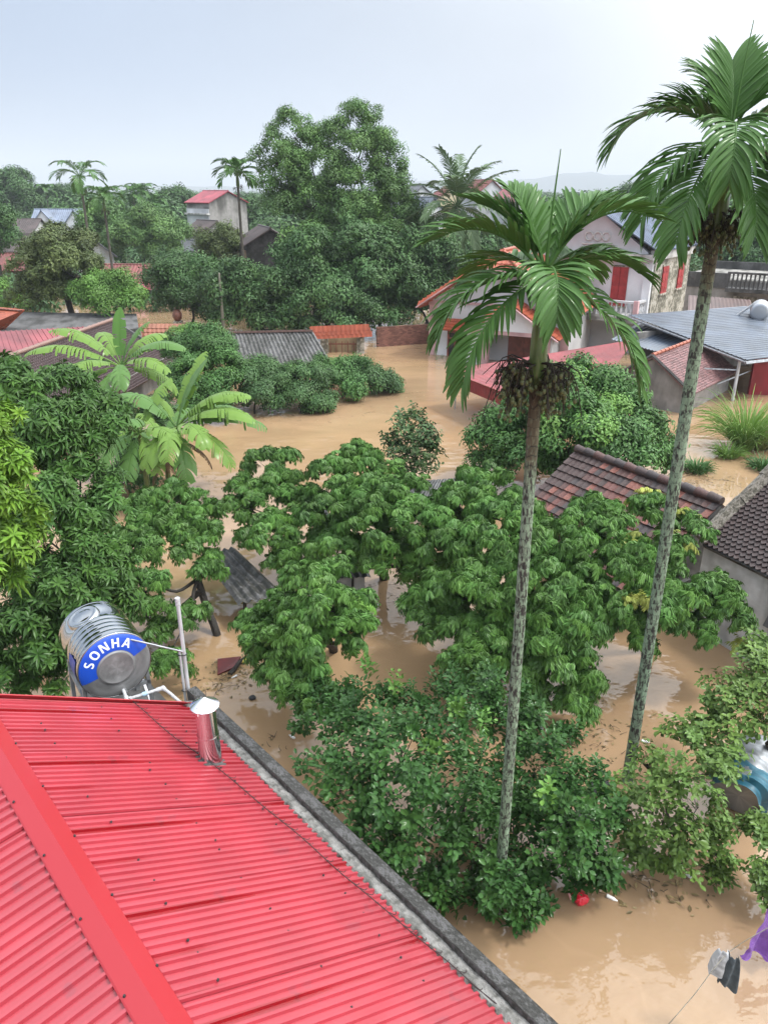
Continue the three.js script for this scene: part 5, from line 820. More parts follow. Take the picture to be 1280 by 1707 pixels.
const MG = { kind: 'mango', mat: LM.mango, size: 0.33, unit: 0.36, cover: 1.5, sub: 5, subR: 0.52, uneven: 0.35, bark: BARKD, trunk: 0.16, twigs: 2, low: -0.5, lift: 0.6, vary: 0.4 };
tree('mango_tree', 'big dark mango tree filling the left edge behind the tank', 'tree', { ...MG, seed: 7, foot: V(-6.6, 0, -12.2), lobes: [[35, 655, 62, 0.8, -12.5], [105, 650, 55, 0.8, -13.4], [150, 700, 50, 0.9, -13.0], [60, 720, 70, 0.8, -12.0], [125, 760, 60, 0.9, -12.2], [50, 800, 75, 0.85, -11.4], [130, 830, 62, 0.9, -11.6], [165, 880, 46, 0.9, -11.6], [80, 890, 75, 0.8, -10.8], [150, 940, 55, 0.8, -11.0], [40, 970, 70, 0.8, -10.4], [110, 990, 66, 0.8, -10.4], [175, 1000, 44, 0.9, -10.8], [40, 1060, 66, 0.8, -10.0], [90, 1085, 46, 0.8, -9.9], [20, 1120, 55, 0.6, -9.8], [70, 1130, 40, 0.5, -9.8], [190, 960, 40, 0.8, -11.6]] });
tree('mango_tree', 'yellow green young mango leaves hanging in at the left edge', 'tree', { ...MG, seed: 8, mat: LM.mangoNew, size: 0.27, cover: 1.3, uneven: 0.5, trunk: 0.1, foot: V(-5.9, 0, -7.6), lobes: [[-20, 700, 40, 0.7, -8.6], [10, 760, 36, 0.9, -8.5], [-10, 820, 50, 0.8, -8.3], [25, 850, 36, 0.9, -8.4], [20, 905, 38, 0.9, -8.2], [-20, 920, 50, 0.9, -8.0], [5, 965, 30, 0.8, -8.0], [-30, 760, 40, 0.8, -8.4]], vary: 0.5 });
// dark pomelo trees in front
const CI = { kind: 'broad', mat: LM.citrus, size: 0.36, unit: 0.34, cover: 1.05, sub: 6, subR: 0.43, uneven: 0.45, bark: BARK, trunk: 0.07, twigs: 5, low: -0.5, lift: 0.8, gaps: 0.18, gapF: 2.6, floor: 0.12 };
tree('pomelo_tree', 'dark leaved pomelo tree rising against the black parapet', 'tree', { ...CI, seed: 9, foot: at(640, 1390), lobes: [[570, 1215, 46, 0.8, 1.2], [620, 1190, 50, 0.8, 1.4], [545, 1275, 46, 0.8, 1.2], [610, 1265, 60, 0.8, 1.7], [670, 1240, 50, 0.8, 1.6], [585, 1330, 55, 0.8, 1.4], [655, 1320, 62, 0.8, 1.6], [620, 1385, 50, 0.8, 1.2], [690, 1395, 60, 0.8, 1.2], [660, 1440, 45, 0.7, 0.8], [575, 1170, 40, 0.7, 1.2], [680, 1180, 34, 0.7, 1.3], [525, 1205, 38, 0.8, 0.9], [535, 1160, 30, 0.8, 1.0], [720, 1300, 46, 0.8, 1.3]], tips: [[660, 1140, 14, 1.2, 1.7], [615, 1108, 7, 0.8, 1.6]], tipMat: LM.bright, tipCover: 0.6 });
tree('pomelo_tree', 'dark pomelo tree wrapped round the foot of the left palm', 'tree', { ...CI, seed: 10, foot: at(790, 1450), lobes: [[745, 1165, 42, 0.8, 1.5], [790, 1150, 46, 0.8, 1.5], [840, 1175, 42, 0.8, 1.4], [760, 1235, 48, 0.8, 1.5], [870, 1215, 46, 0.8, 1.3], [895, 1270, 50, 0.8, 1.3], [830, 1270, 55, 0.8, 0.95], [770, 1330, 58, 0.8, 1.4], [860, 1345, 58, 0.8, 0.85], [740, 1395, 46, 0.8, 1.0], [800, 1400, 55, 0.8, 0.55], [880, 1410, 52, 0.9, 0.45], [730, 1465, 36, 0.7, 0.5], [815, 1465, 36, 0.8, 0.2], [890, 1475, 38, 0.9, 0.2], [838, 1478, 34, 0.8, 0.85], [800, 1510, 26, 0.7, 0.3], [875, 1520, 24, 0.9, 0.25], [745, 1490, 26, 0.6, 0.3]], tips: [[805, 1200, 13, 0.8, 1.7], [722, 1245, 9, 0.8, 1.6], [765, 1180, 9, 0.9, 1.8]], tipMat: LM.bright, tipCover: 0.6 });
tree('pomelo_tree', 'dark pomelo tree with low branches over the red bundle', 'tree', { ...CI, seed: 11, foot: at(960, 1440), lobes: [[930, 1305, 42, 0.8, 1.2], [975, 1300, 30, 0.8, 1.1], [950, 1360, 50, 0.8, 1.2], [1000, 1355, 38, 0.8, 1.0], [935, 1420, 46, 0.9, 0.9], [985, 1415, 42, 0.9, 0.8], [1005, 1450, 26, 0.8, 0.5], [970, 1460, 26, 0.7, 0.4], [945, 1225, 20, 0.8, 0.6]], tips: [[912, 1320, 13, 1.0, 1.5]], tipMat: LM.bright, tipCover: 0.6 });
const GU = { kind: 'guava', mat: LM.guava, size: 0.30, unit: 0.34, cover: 0.95, sub: 6, subR: 0.45, uneven: 0.5, bark: BARK, trunk: 0.06, twigs: 6, low: -0.6, lift: 0.8, gaps: 0.2, gapF: 2.8, floor: 0.1 };
tree('guava_tree', 'light green guava tree at the foot of the right palm', 'tree', { ...GU, seed: 12, cover: 0.85, sub: 5, subR: 0.42, foot: at(1130, 1420), lobes: [[1078, 1270, 30, 0.7, 1.2], [1118, 1292, 40, 0.7, 1.4], [1172, 1285, 40, 0.7, 1.4], [1050, 1325, 32, 0.8, 1.0], [1105, 1345, 46, 0.7, 1.2], [1165, 1340, 40, 0.8, 1.3], [1040, 1385, 34, 0.7, 0.6], [1092, 1395, 40, 0.7, 0.8], [1150, 1395, 40, 0.7, 0.9], [1198, 1425, 26, 0.8, 0.5], [1200, 1385, 22, 0.8, 0.8], [1120, 1432, 30, 0.6, 0.4], [1195, 1458, 18, 0.6, 0.25], [1060, 1425, 24, 0.5, 0.3]] });
tree('guava_tree', 'open guava tree leaning in from the right above the steel drum', 'tree', { ...GU, seed: 13, cover: 0.8, foot: at(1310, 1330), lobes: [[1195, 1150, 34, 0.7, 1.6], [1240, 1150, 46, 0.7, 1.8], [1280, 1140, 46, 0.8, 1.9], [1185, 1195, 26, 0.7, 1.3], [1230, 1205, 42, 0.8, 1.5], [1280, 1195, 36, 0.8, 1.6], [1150, 1230, 36, 0.8, 1.3], [1190, 1245, 42, 0.8, 1.3], [1255, 1085, 24, 0.9, 2.0], [1275, 1110, 26, 0.9, 2.0], [1190, 1270, 26, 0.8, 1.2]] });
tree('guava_tree', 'guava branches hanging in at the lower right edge', 'tree', { ...GU, seed: 14, cover: 0.8, foot: at(1330, 1500), lobes: [[1275, 1390, 30, 0.9, 0.8], [1255, 1375, 18, 0.8, 0.8], [1272, 1455, 24, 0.9, 0.5], [1285, 1480, 24, 0.9, 0.4]] });
// the bushy tree behind the left palm, and the slim one in the open water
tree('bushy_tree', 'round bushy tree with light tips behind the left palm trunk', 'tree', { ...CI, kind: 'spray', seed: 15, mat: LM.bush, unit: 1, size: 0.62, cover: 1.5, gaps: 0.1, gapF: 0.9, foot: at(940, 815), trunk: 0.14, lobes: [[835, 735, 48, 0.8, 1.3], [880, 700, 55, 0.8, 1.9], [930, 665, 55, 0.8, 2.4], [985, 655, 55, 0.8, 2.5], [1035, 690, 50, 0.85, 2.0], [1060, 735, 48, 0.85, 1.4], [950, 725, 66, 0.8, 2.0], [1010, 750, 55, 0.7, 1.6], [880, 760, 55, 0.6, 1.1], [950, 780, 50, 0.5, 0.9], [1085, 765, 30, 0.8, 0.8], [825, 770, 30, 0.6, 0.7]], tips: [[960, 640, 36, 0.7, 2.9], [1020, 680, 36, 0.7, 2.5], [920, 700, 30, 0.6, 2.5], [1050, 720, 24, 0.6, 1.9], [990, 715, 34, 0.6, 2.4]], tipMat: LM.bright, tipCover: 0.6 });
tree('slim_tree', 'small slim tree with open leaves alone in brown water', 'tree', { ...GU, seed: 16, mat: leafMat([0.05, 0.10, 0.035]), size: 0.42, cover: 0.95, trunk: 0.035, twigs: 4, gaps: 0, uneven: 0.3, bark: BARK, foot: at(690, 812), lobes: [[685, 705, 24, 0.9, 2.1], [668, 728, 24, 0.8, 1.8], [705, 728, 24, 0.8, 1.8], [660, 752, 20, 0.8, 1.4], [690, 750, 26, 0.8, 1.5], [714, 752, 18, 0.8, 1.4], [675, 776, 22, 0.7, 1.0], [702, 776, 22, 0.7, 1.0]] });
// hedge in the water on the left bank, one bush after another
const HB = { ...CI, kind: 'spray', unit: 1, size: 0.5, cover: 1.5, gaps: 0.08, gapF: 1.2, trunk: 0.05, twigs: 1, mat: LM.forest, group: null, lobeVary: 0.4 };
[['dark rounded bush below the grey shed, left end of flooded hedge', 425, 690, [[405, 640, 34, 0.8, 1.0], [440, 625, 34, 0.7, 1.3], [430, 665, 36, 0.6, 0.6]]],
 ['dark bush in the middle of flooded hedge nearest the open water', 500, 690, [[480, 640, 36, 0.7, 1.0], [515, 630, 34, 0.7, 1.1], [500, 665, 38, 0.55, 0.5], [535, 672, 28, 0.5, 0.3]]],
 ['bush of the flooded hedge under the orange gateway', 570, 664, [[555, 622, 34, 0.7, 0.9], [590, 618, 32, 0.6, 0.9], [575, 645, 42, 0.5, 0.5]]],
 ['low bush at the right tip of flooded hedge', 630, 655, [[615, 632, 30, 0.6, 0.6], [640, 640, 24, 0.6, 0.4], [655, 642, 14, 0.6, 0.25]]]].forEach(([label, x, y, L], k) => tree('bush', label, 'bush', { ...HB, seed: 20 + k, mat: k === 2 ? LM.bush : LM.forest, foot: at(x, y), lobes: L }));
tree('bush', 'tall light bush right of the banana plants before the grey shed', 'bush', { ...HB, seed: 25, mat: LM.bush, foot: at(340, 700), lobes: [[305, 590, 30, 0.9, 2.0], [345, 580, 36, 0.8, 2.4], [370, 610, 30, 0.9, 1.8], [325, 625, 42, 0.8, 1.5], [365, 650, 34, 0.9, 1.0], [310, 660, 38, 0.8, 0.9], [350, 680, 34, 0.7, 0.5]] });
tree('creeper', 'pale creeper heaped over the low orange roof', 'plant', { ...HB, seed: 26, mat: LM.bright, cover: 0.9, foot: at(300, 590).setY(0.3), lobes: [[275, 575, 26, 0.6, 1.2], [300, 562, 22, 0.7, 1.5], [320, 556, 14, 1, 1.7]] });
// ---------------------------------------------------------------- trees of the village behind
const VT = { kind: 'spray', unit: 1, cover: 1.0, sub: 5, subR: 0.55, uneven: 0.4, bark: BARKD, twigs: 1, low: -0.6, lift: 0.6, vary: 0.45, lobeVary: 0.4, gapF: 0.6, gaps: 0.12 };
tree('shade_tree', 'huge spreading tree towering over the village, centre', 'tree', { ...VT, seed: 31, mat: LM.forestLight, size: 0.75, cover: 0.55, sub: 7, subR: 0.45, gaps: 0.15, gapF: 0.75, trunk: 0.4, twigs: 4, foot: V(-2.2, 0, -56), fork: V(-2.4, 3.6, -56), lobes: [[490, 222, 36, 0.8, -56], [460, 262, 32, 0.9, -55], [520, 250, 34, 0.9, -57], [558, 232, 26, 1, -56], [602, 208, 36, 0.8, -56], [640, 245, 32, 0.9, -55], [598, 255, 44, 0.8, -54.5], [545, 290, 46, 0.8, -54.5], [482, 300, 46, 0.85, -55], [648, 298, 34, 0.9, -56], [605, 315, 52, 0.8, -54], [520, 340, 54, 0.75, -54.5], [475, 342, 36, 0.8, -56], [655, 345, 36, 0.9, -56], [580, 365, 60, 0.7, -54], [640, 385, 50, 0.8, -55], [535, 392, 46, 0.7, -55], [690, 385, 36, 0.8, -56]] });
const FV = (seed, label, mat, fx, z, lobes, o = {}) => tree('village_tree', label, 'tree', { ...VT, seed, mat, size: 0.9, trunk: 0.22, foot: V(atz(fx, 500, z).x, 0, z), ...o, lobes: lobes.map(([x, y, r, k = 0.8, dz = 0]) => [x, y, r, k, z + dz]) });
FV(32, 'dark round tree below the huge tree, left of centre', LM.forest, 520, -50, [[500, 430, 42], [540, 415, 40], [520, 470, 50], [560, 460, 40]]);
FV(33, 'pale green tree growing against the huge trunk behind dark gable', LM.forestLight, 545, -52, [[520, 405, 40], [550, 440, 36], [510, 440, 34]]);
FV(34, 'dark tree below the right side of the huge tree', LM.forest, 630, -50, [[600, 420, 46], [645, 430, 46], [620, 475, 55], [670, 470, 46], [640, 515, 46, 0.7]]);
FV(35, 'dark tree beside the coconut trunk', LM.forest, 710, -51, [[700, 420, 40], [735, 430, 34], [712, 470, 46], [745, 475, 30], [700, 510, 36]]);
FV(36, 'dark green tree behind the orange gateway', LM.forest, 560, -48, [[540, 500, 46], [580, 505, 46], [560, 535, 46, 0.5], [610, 530, 34, 0.6]]);
FV(37, 'broad green tree right of the tall concrete pole', LM.forest, 430, -49, [[400, 480, 46], [450, 490, 46], [480, 510, 40], [420, 525, 46, 0.6], [470, 540, 36, 0.5]]);
FV(38, 'dark tree left of the tall concrete pole', LM.forest, 315, -52, [[300, 465, 40], [340, 470, 40], [320, 505, 46, 0.7], [285, 500, 26], [355, 515, 30]]);
FV(39, 'olive tree with dark forked trunk above flat grey roof', LM.olive, 122, -47, [[60, 450, 34, 0.8, 0], [100, 420, 42], [128, 410, 26, 0.8, -1], [80, 480, 40], [130, 450, 34], [45, 490, 22], [110, 485, 34], [150, 440, 20]], { size: 0.72, cover: 1.1, trunk: 0.24, gaps: 0.2, fork: atz(112, 495, -47) });
FV(40, 'small bright round tree on the flat grey roof edge', LM.bright, 175, -45.5, [[165, 485, 36], [200, 485, 32], [180, 505, 36, 0.7], [215, 500, 18]], { size: 0.65, trunk: 0.12 });
FV(41, 'large round light green tree behind red awning', LM.forestLight, 245, -84, [[215, 392, 32], [245, 378, 36], [275, 395, 32], [235, 412, 40, 0.7], [270, 420, 28]], { size: 1.2 });
FV(42, 'pale green tree behind two tall palms, left', LM.forestLight, 190, -92, [[180, 370, 28], [165, 400, 30], [195, 395, 28], [170, 430, 26]], { size: 1.3 });
FV(43, 'tree at the left edge under the distant houses', LM.forest, 5, -70, [[0, 365, 24], [5, 395, 24], [-15, 410, 30]], { size: 1.1 });
FV(44, 'yellow green bush on the left edge above tiled corner', LM.bright, 10, -52, [[8, 490, 26], [30, 500, 16], [-10, 505, 26]], { size: 0.6, trunk: 0.1 });
FV(45, 'wide crowned tree far off at the left edge', LM.forest, 25, -150, [[5, 315, 26], [30, 308, 24], [48, 330, 22], [20, 340, 30]], { size: 2.0, trunk: 0.4 });
FV(46, 'far round tree behind the blue roofed house', LM.forest, 110, -165, [[100, 335, 24], [125, 332, 24], [90, 345, 20], [140, 345, 18]], { size: 2.0, trunk: 0.4 });
FV(47, 'olive tree before the dark gabled house', LM.olive, 365, -66, [[350, 410, 24], [375, 400, 22], [365, 430, 26], [345, 435, 18]], { size: 0.85, trunk: 0.14 });
FV(48, 'far tree left of the pink roofed house', LM.forest, 290, -140, [[285, 340, 20], [305, 335, 18], [295, 355, 22]], { size: 1.8 });
FV(49, 'tree right of the pink roofed house, far side', LM.forest, 425, -120, [[425, 350, 22], [440, 365, 22], [420, 375, 22]], { size: 1.6 });
FV(50, 'dark tree beyond the blue villa roof', LM.forest, 1065, -150, [[1045, 335, 22], [1070, 330, 22], [1060, 350, 26], [1090, 345, 18]], { size: 1.9 });
FV(51, 'tree beyond the flat roofed house, right edge', LM.forest, 1250, -78, [[1215, 420, 30], [1250, 405, 34], [1285, 400, 34], [1240, 432, 36, 0.6], [1280, 430, 30, 0.6]], { size: 1.3 });
FV(52, 'dense tree behind the white villa, seen between palms', LM.forest, 1120, -100, [[1100, 360, 26], [1130, 355, 26], [1150, 380, 26], [1180, 390, 26], [1200, 380, 26]], { size: 1.5 });
FV(53, 'tree filling the gap behind the pink house ridge', LM.forest, 900, -75, [[880, 400, 34], [920, 395, 34], [960, 390, 34], [990, 400, 30]], { size: 1.3 });
FV(54, 'shrubby tree behind the coconut palm fronds', LM.forest, 790, -72, [[770, 420, 30], [800, 415, 30], [830, 410, 26], [785, 440, 26]], { size: 1.2 });
FV(55, 'small light tree between grey roofs left of dark gable', LM.forestLight, 290, -105, [[285, 385, 20], [300, 380, 14], [275, 390, 14]], { size: 1.2 });
FV(56, 'dark tree over the dark doorway beneath red awning', LM.forest, 285, -60, [[285, 445, 24], [300, 440, 20], [282, 470, 22]], { size: 0.85, trunk: 0.14 });
// far wood: a mass of crowns to the horizon
{
  const r = rng(900), it = [], CLEAR = [[366, 60, -112], [108, 60, -132], [40, 50, -124], [690, 40, -132], [745, 30, -134], [800, 30, -124], [856, 36, -118], [316, 20, -100], [152, 22, -100], [1070, 40, -110]];
  for (let k = 0; k < 2600; k++) {
    const z = -110 - Math.pow(r(), 1.3) * 900, x = (r() * 2 - 1) * (Math.abs(z) * 0.62 + 20), hgt = (4.2 + r() * 3.6 + 1.2 * noise3.noise(x * 0.03, z * 0.03, 2)) * (0.9 + 0.1 * Math.min(1, -z / 400)), rad = 2.4 + r() * 2.6, nC = Math.round(16 - 8 * Math.min(1, -z / 700)), tone = 0.7 + r() * 0.6;
    const qx = 640 + FPX * x / depthOf(V(x, hgt, z)); if (CLEAR.some(([px, hw, hz]) => Math.abs(qx - px) < hw && z > hz - 6)) continue;
    for (let q = 0; q < nC; q++) { const d = sph(r() * 6.283, Math.asin(r() * 1.5 - 0.5)), b = tone * (0.75 + r() * 0.5), y = r() * 0.4; it.push({ p: V(x + d.x * rad * 0.75, hgt * 0.62 + d.y * hgt * 0.36, z + d.z * rad * 0.75), n: d.clone().add(V(0, 0.6, 0)).normalize(), a: r() * 6.283, s: rad * (0.7 + r() * 0.5), c: new THREE.Color().setRGB(b * (1 + y * 0.5), b * (1 + y * 0.2), b * (1 - y * 0.2)) }); }
  }
  const im = copies('far_wood', CL.coarse[0], LM.forest, it, scene, true); tag(im, 'mass of far green trees stretching to the horizon', 'woodland', null, 'stuff');
  const it2 = []; // undergrowth round the village houses
  for (let k = 0; k < 900; k++) { const z = -58 - r() * 60, x = (r() * 2 - 1) * (Math.abs(z) * 0.55); if (x > 3 && z > -64) continue; const b = 0.7 + r() * 0.6; it2.push({ p: V(x, 0.3 + r() * 1.2, z), n: UP.clone(), a: r() * 6.283, s: 1.4 + r() * 1.6, c: new THREE.Color().setRGB(b, b, b) }); }
  const un = copies('undergrowth', CL.spray[2], LM.forest, it2, scene, true); tag(un, 'low green undergrowth between the village houses', 'undergrowth', null, 'stuff');
}
// ---------------------------------------------------------------- palms
{
  const T1 = M(lin(1, 1, 1), 0.8, {}), T2 = M(lin(1, 1, 1), 0.8, {});
  T1.map = arecaTrunkTex(0.87, 1); T2.map = arecaTrunkTex(0.90, 2); for (const m of [T1, T2]) { m.bumpMap = m.map; m.bumpScale = 0.008; }
  const fr = { len: 1.45, bend: 1.7, pairs: 34, leaf: 0.47, w: 0.044, hang: 0.9, vee: 0.35, rachis: 0.024 };
  const A = Math.PI, f1 = V(1.45, 0, -6.95), top1 = atz(894, 640, -6.95).y;
  palm('betel_palm', 'tall betel palm in the middle with full crown and speckled trunk', { foot: f1, h: top1, r0: 0.068, r1: 0.056, seed: 1, trunkMat: T1, leafMat: LM.areca, shaft: 1.0, spear: 1.0, frond: { ...fr, len: 1.2, leaf: 0.42, pairs: 28 }, lean: [-0.04, 0], fruit: { n: 46, len: 0.46, y: 0.08 },
    fronds: [ { az: 0.1, el: 1.15, bend: 1.7, len: 1.05, vee: 0.5, hang: 0.5 }, { az: -0.6, el: 1.15, bend: 1.1, len: 0.9, vee: 0.5, hang: 0.45, leaf: 0.38 }, { az: 3.5, el: 1.1, bend: 1.0, len: 0.9, vee: 0.5, hang: 0.45, leaf: 0.38 }, { az: 3.0, el: 0.85, bend: 1.5, len: 1.1, vee: 0.45, hang: 0.55 }, { az: -2.3, el: 1.25, bend: 0.7, len: 0.8, vee: 0.5, hang: 0.5, leaf: 0.34 },
      { az: 0.15, el: 0.5, bend: 1.3, len: 0.85, hang: 0.7 }, { az: 2.5, el: -0.3, bend: 1.2, len: 1.3, hang: 1.4, from: 0.12 }, { az: 0.55, el: -0.35, bend: 1.1, len: 1.3, hang: 1.4, from: 0.12 }, { az: 2.85, el: 0.1, bend: 1.5, len: 1.15, hang: 1.2, from: 0.12 }, { az: 1.6, el: 0.45, bend: 2.3, len: 0.95, hang: 1.2 }, { az: 4.1, el: 0.4, bend: 1.4, len: 0.95, hang: 0.7 }, { az: -0.9, el: 0.5, bend: 1.4, len: 0.95, hang: 0.7 } ] });
  const f2 = V(3.8, 0, -9.3), top2 = atz(1187, 385, -9.3).y;
  palm('betel_palm', 'taller betel palm on the right with hanging fronds and slim pale trunk', { foot: f2, h: top2, r0: 0.084, r1: 0.074, seed: 2, trunkMat: T2, leafMat: LM.areca, shaft: 0.95, spear: 1.15, frond: { ...fr, len: 1.24, leaf: 0.54 }, lean: [0, 0], fruit: { n: 46, len: 0.36, y: 0.1 },
    fronds: [ { az: A + 0.05, el: 0.7, bend: 2.0, len: 1.45, vee: 0.2, hang: 0.9 }, { az: 2.75, el: -0.1, bend: 1.5, len: 1.45, hang: 1.3, from: 0.12 }, { az: A + 0.6, el: 0.95, bend: 1.3, len: 0.83, vee: 0.5 }, { az: 1.9, el: 0.5, bend: 2.5, len: 1.45, hang: 1.4 }, { az: 1.1, el: 0.1, bend: 1.8, len: 1.49, hang: 1.4, from: 0.12 }, { az: 2.3, el: -0.3, bend: 1.25, len: 1.54, hang: 1.4, from: 0.12 }, { az: 0.2, el: 0.8, bend: 1.9, len: 1.16 }, { az: -0.5, el: 1.15, bend: 1.1, len: 1.1, vee: 0.6, hang: 0.35 }, { az: -1.4, el: 1.3, bend: 0.6, len: 0.95, vee: 0.6, hang: 0.3 }, { az: 0.5, el: -0.3, bend: 1.2, len: 1.41, hang: 1.3, from: 0.12 }, { az: A + 1.3, el: 1.2, bend: 0.9, len: 0.91, vee: 0.6 }, { az: 1.5, el: -0.4, bend: 1.1, len: 1.33, hang: 1.3, from: 0.12 } ] });
  const FT = M(lin(0.15, 0.145, 0.125), 0.85, { map: 'bark', rep: [2, 6] });
  // village palms, farther off: the trunk foot's x, crown y in pixels, distance
  const far = (label, px, py, z, seed, o = {}) => { const c = atz(px, py, z), n = 11, fs = []; for (let k = 0; k < n; k++) fs.push({ az: k / n * 6.283 + seed, el: 1.05 - (k % 3) * 0.45, bend: 1.7 }); return palm(o.name ?? 'betel_palm', label, { foot: V(c.x, 0, z), h: c.y, r0: 0.13, r1: 0.09, seed: seed + 10, ring: 9, sides: 8, trunkMat: FT, leafMat: LM.areca, shaft: 1.0, spear: 0.9, frond: { len: 1.8, bend: 1.7, pairs: 14, leaf: 0.75, w: 0.10, hang: 1.0, vee: 0.3, rachis: 0.03 }, fronds: fs, fruit: { n: 8, len: 0.5, y: 0 }, ...o }); };
  far('thin betel palm far left with wide crown above the blue roof', 137, 318, -62, 3, { frond: { len: 2.3, bend: 1.8, pairs: 14, leaf: 0.7, w: 0.09, hang: 0.9, vee: 0.2, rachis: 0.03 } });
  far('betel palm just right of the pink roofed house', 397, 312, -62, 4, { frond: { len: 1.9, bend: 1.4, pairs: 15, leaf: 0.75, w: 0.11, hang: 0.7, vee: 0.4, rachis: 0.03 } });
  far('betel palm with narrow crown before the round light tree', 175, 352, -66, 5);
  far('pair of far palms, left one, above the treeline', 224, 338, -110, 6, { frond: { len: 2.4, bend: 1.7, pairs: 10, leaf: 0.9, w: 0.16, hang: 1.0, vee: 0.3, rachis: 0.04 } });
  far('pair of far palms, right one, above the treeline', 237, 334, -112, 7, { frond: { len: 2.4, bend: 1.7, pairs: 10, leaf: 0.9, w: 0.16, hang: 1.0, vee: 0.3, rachis: 0.04 } });
  far('tiny far palm near the left edge against the sky', 78, 327, -150, 8, { frond: { len: 2.2, bend: 1.7, pairs: 9, leaf: 0.9, w: 0.2, hang: 1.0, vee: 0.3, rachis: 0.05 } });
  far('low palm crown beside the pale green trees', 258, 350, -120, 9, { frond: { len: 2.4, bend: 1.7, pairs: 9, leaf: 0.9, w: 0.18, hang: 1.0, vee: 0.3, rachis: 0.05 } });
  const cc = atz(762, 345, -54), cf = []; for (let k = 0; k < 26; k++) cf.push({ az: k * 2.4, el: 1.5 - k / 25 * 2.1, bend: 0.7 + (k % 4) * 0.22 + k / 25 * 0.3, len: 3.7 + (k % 3) * 0.3 });
  palm('coconut_palm', 'coconut palm with grey green fronds behind the pink house', { foot: V(atz(752, 520, -54).x, 0, -54), h: cc.y, r0: 0.2, r1: 0.14, seed: 40, ring: 9, sides: 10, lean: [cc.x - atz(752, 520, -54).x, 0], trunkMat: FT, leafMat: LM.coco, frond: { len: 3.2, bend: 1.4, pairs: 34, leaf: 0.85, w: 0.085, hang: 0.9, vee: 0.15, rachis: 0.045 }, fronds: cf });
}
// ---------------------------------------------------------------- bananas
const BL = (az, el, bend, len, w = 0.38, o = {}) => ({ az, el, bend, len: len * 1.1, w, ...o });
banana('tall back banana plant with upright yellow green leaf', at(222, 752), 3.0, [BL(-1.4, 1.45, 0.25, 1.8, 0.28, { torn: 0.4, fall: 0.15, mat: LM.bright }), BL(-0.35, 1.25, 0.9, 1.7, 0.3), BL(3.3, 0.9, 1.3, 2.6), BL(2.95, 0.6, 1.2, 2.9), BL(0.2, 0.8, 1.5, 2.5), BL(0.6, 0.5, 1.3, 2.3), BL(2.3, 0.5, 1.6, 2.2), BL(1.3, 0.4, 1.7, 1.9), BL(4.1, 0.8, 1.3, 2.3), BL(5.3, 0.8, 1.3, 2.2), BL(1.8, -0.1, 1.4, 1.9), BL(0.1, 0.05, 1.4, 2.0), BL(2.8, 0.0, 1.4, 2.0), BL(3.5, 0.3, 1.4, 2.3)], 3, 'banana plants');
banana('front banana plant with one big bright leaf slanting left', at(248, 838), 2.15, [BL(2.95, 1.0, 0.5, 2.0, 0.38, { torn: 0.15, fall: 0.25, mat: LM.banana }), BL(1.4, 0.9, 1.4, 1.5, 0.36, { torn: 0.2 }), BL(2.5, 0.3, 1.4, 1.9), BL(3.4, 0.45, 1.3, 2.2), BL(2.0, 0.2, 1.5, 1.6), BL(0.6, 0.5, 1.4, 1.6), BL(-0.8, 1.1, 0.7, 1.7, 0.32), BL(3.1, 0.0, 1.3, 1.9), BL(2.7, -0.3, 1.2, 1.7), BL(1.0, -0.1, 1.3, 1.5), BL(1.7, -0.4, 1.0, 1.4)], 4, 'banana plants');
banana('right banana plant with many arching leaves above the water', at(308, 835), 2.25, [BL(-0.9, 1.2, 0.6, 2.2, 0.36, { fall: 0.3 }), BL(-0.35, 1.25, 0.5, 2.0, 0.34, { torn: 0.2, fall: 0.2 }), BL(0.1, 0.9, 1.4, 2.4), BL(0.3, 0.65, 1.4, 2.5), BL(0.0, 0.45, 1.3, 2.5), BL(0.9, 0.5, 1.6, 1.9), BL(1.5, 0.3, 1.7, 1.7), BL(3.3, 1.0, 1.5, 1.9), BL(4.0, 0.7, 1.3, 1.9), BL(0.5, 0.1, 1.5, 2.1), BL(1.2, -0.2, 1.3, 1.8), BL(-0.3, 0.8, 1.3, 2.2), BL(2.0, 0.0, 1.4, 1.6), BL(5.6, 0.5, 1.4, 2.2)], 5, 'banana plants');
banana('small banana sucker between the taller banana plants', at(280, 800), 1.2, [BL(1.2, 1.0, 1.3, 1.5, 0.3), BL(2.6, 0.8, 1.4, 1.5, 0.3), BL(0.2, 0.8, 1.4, 1.6, 0.3), BL(3.9, 0.9, 1.2, 1.5, 0.3), BL(5.2, 1.0, 1.2, 1.5, 0.3), BL(1.9, 0.3, 1.4, 1.4, 0.3)], 6, 'banana plants');
tree('bush', 'dark undergrowth bush at the foot of the banana plants', 'bush', { ...HB, size: 0.45, seed: 27, foot: at(220, 830), lobes: [[190, 740, 40, 0.8, 1.0], [215, 790, 40, 0.7, 0.6], [250, 700, 36, 0.8, 0.9], [180, 690, 36, 0.8, 1.4]] });
// ---------------------------------------------------------------- grass standing in the flood
function grassClump(label, p, rad, h, n, seed, mat = LM.grass) {
  const r = rng(seed), s = new Soup();
  for (let k = 0; k < n; k++) { const a = r() * 6.283, q = rad * 0.45 * Math.sqrt(r()), L = h * (0.6 + r() * 0.6); leaflet(s, V(Math.cos(a) * q, -0.1, Math.sin(a) * q), sph(a + (r() - 0.5), 1.35 - r() * 0.5), sph(a + Math.PI, 0.3), L, 0.03, 1.2 + r() * 1.4, r); }
  return single('grass_clump', s.geo().translate(p.x, p.y, p.z), mat, label, 'grass', null);
}
grassClump('tall arching bright grass clump in the flood under the post', at(1238, 748), 0.6, 2.3, 460, 5);
grassClump('half dry grass clump right of the tall bright grass', at(1266, 748), 0.55, 1.35, 260, 6, leafMat([0.22, 0.26, 0.08], 0.6, 0.3));
grassClump('short green grass clump left below the tall grass', at(1212, 762), 0.5, 0.7, 240, 7);
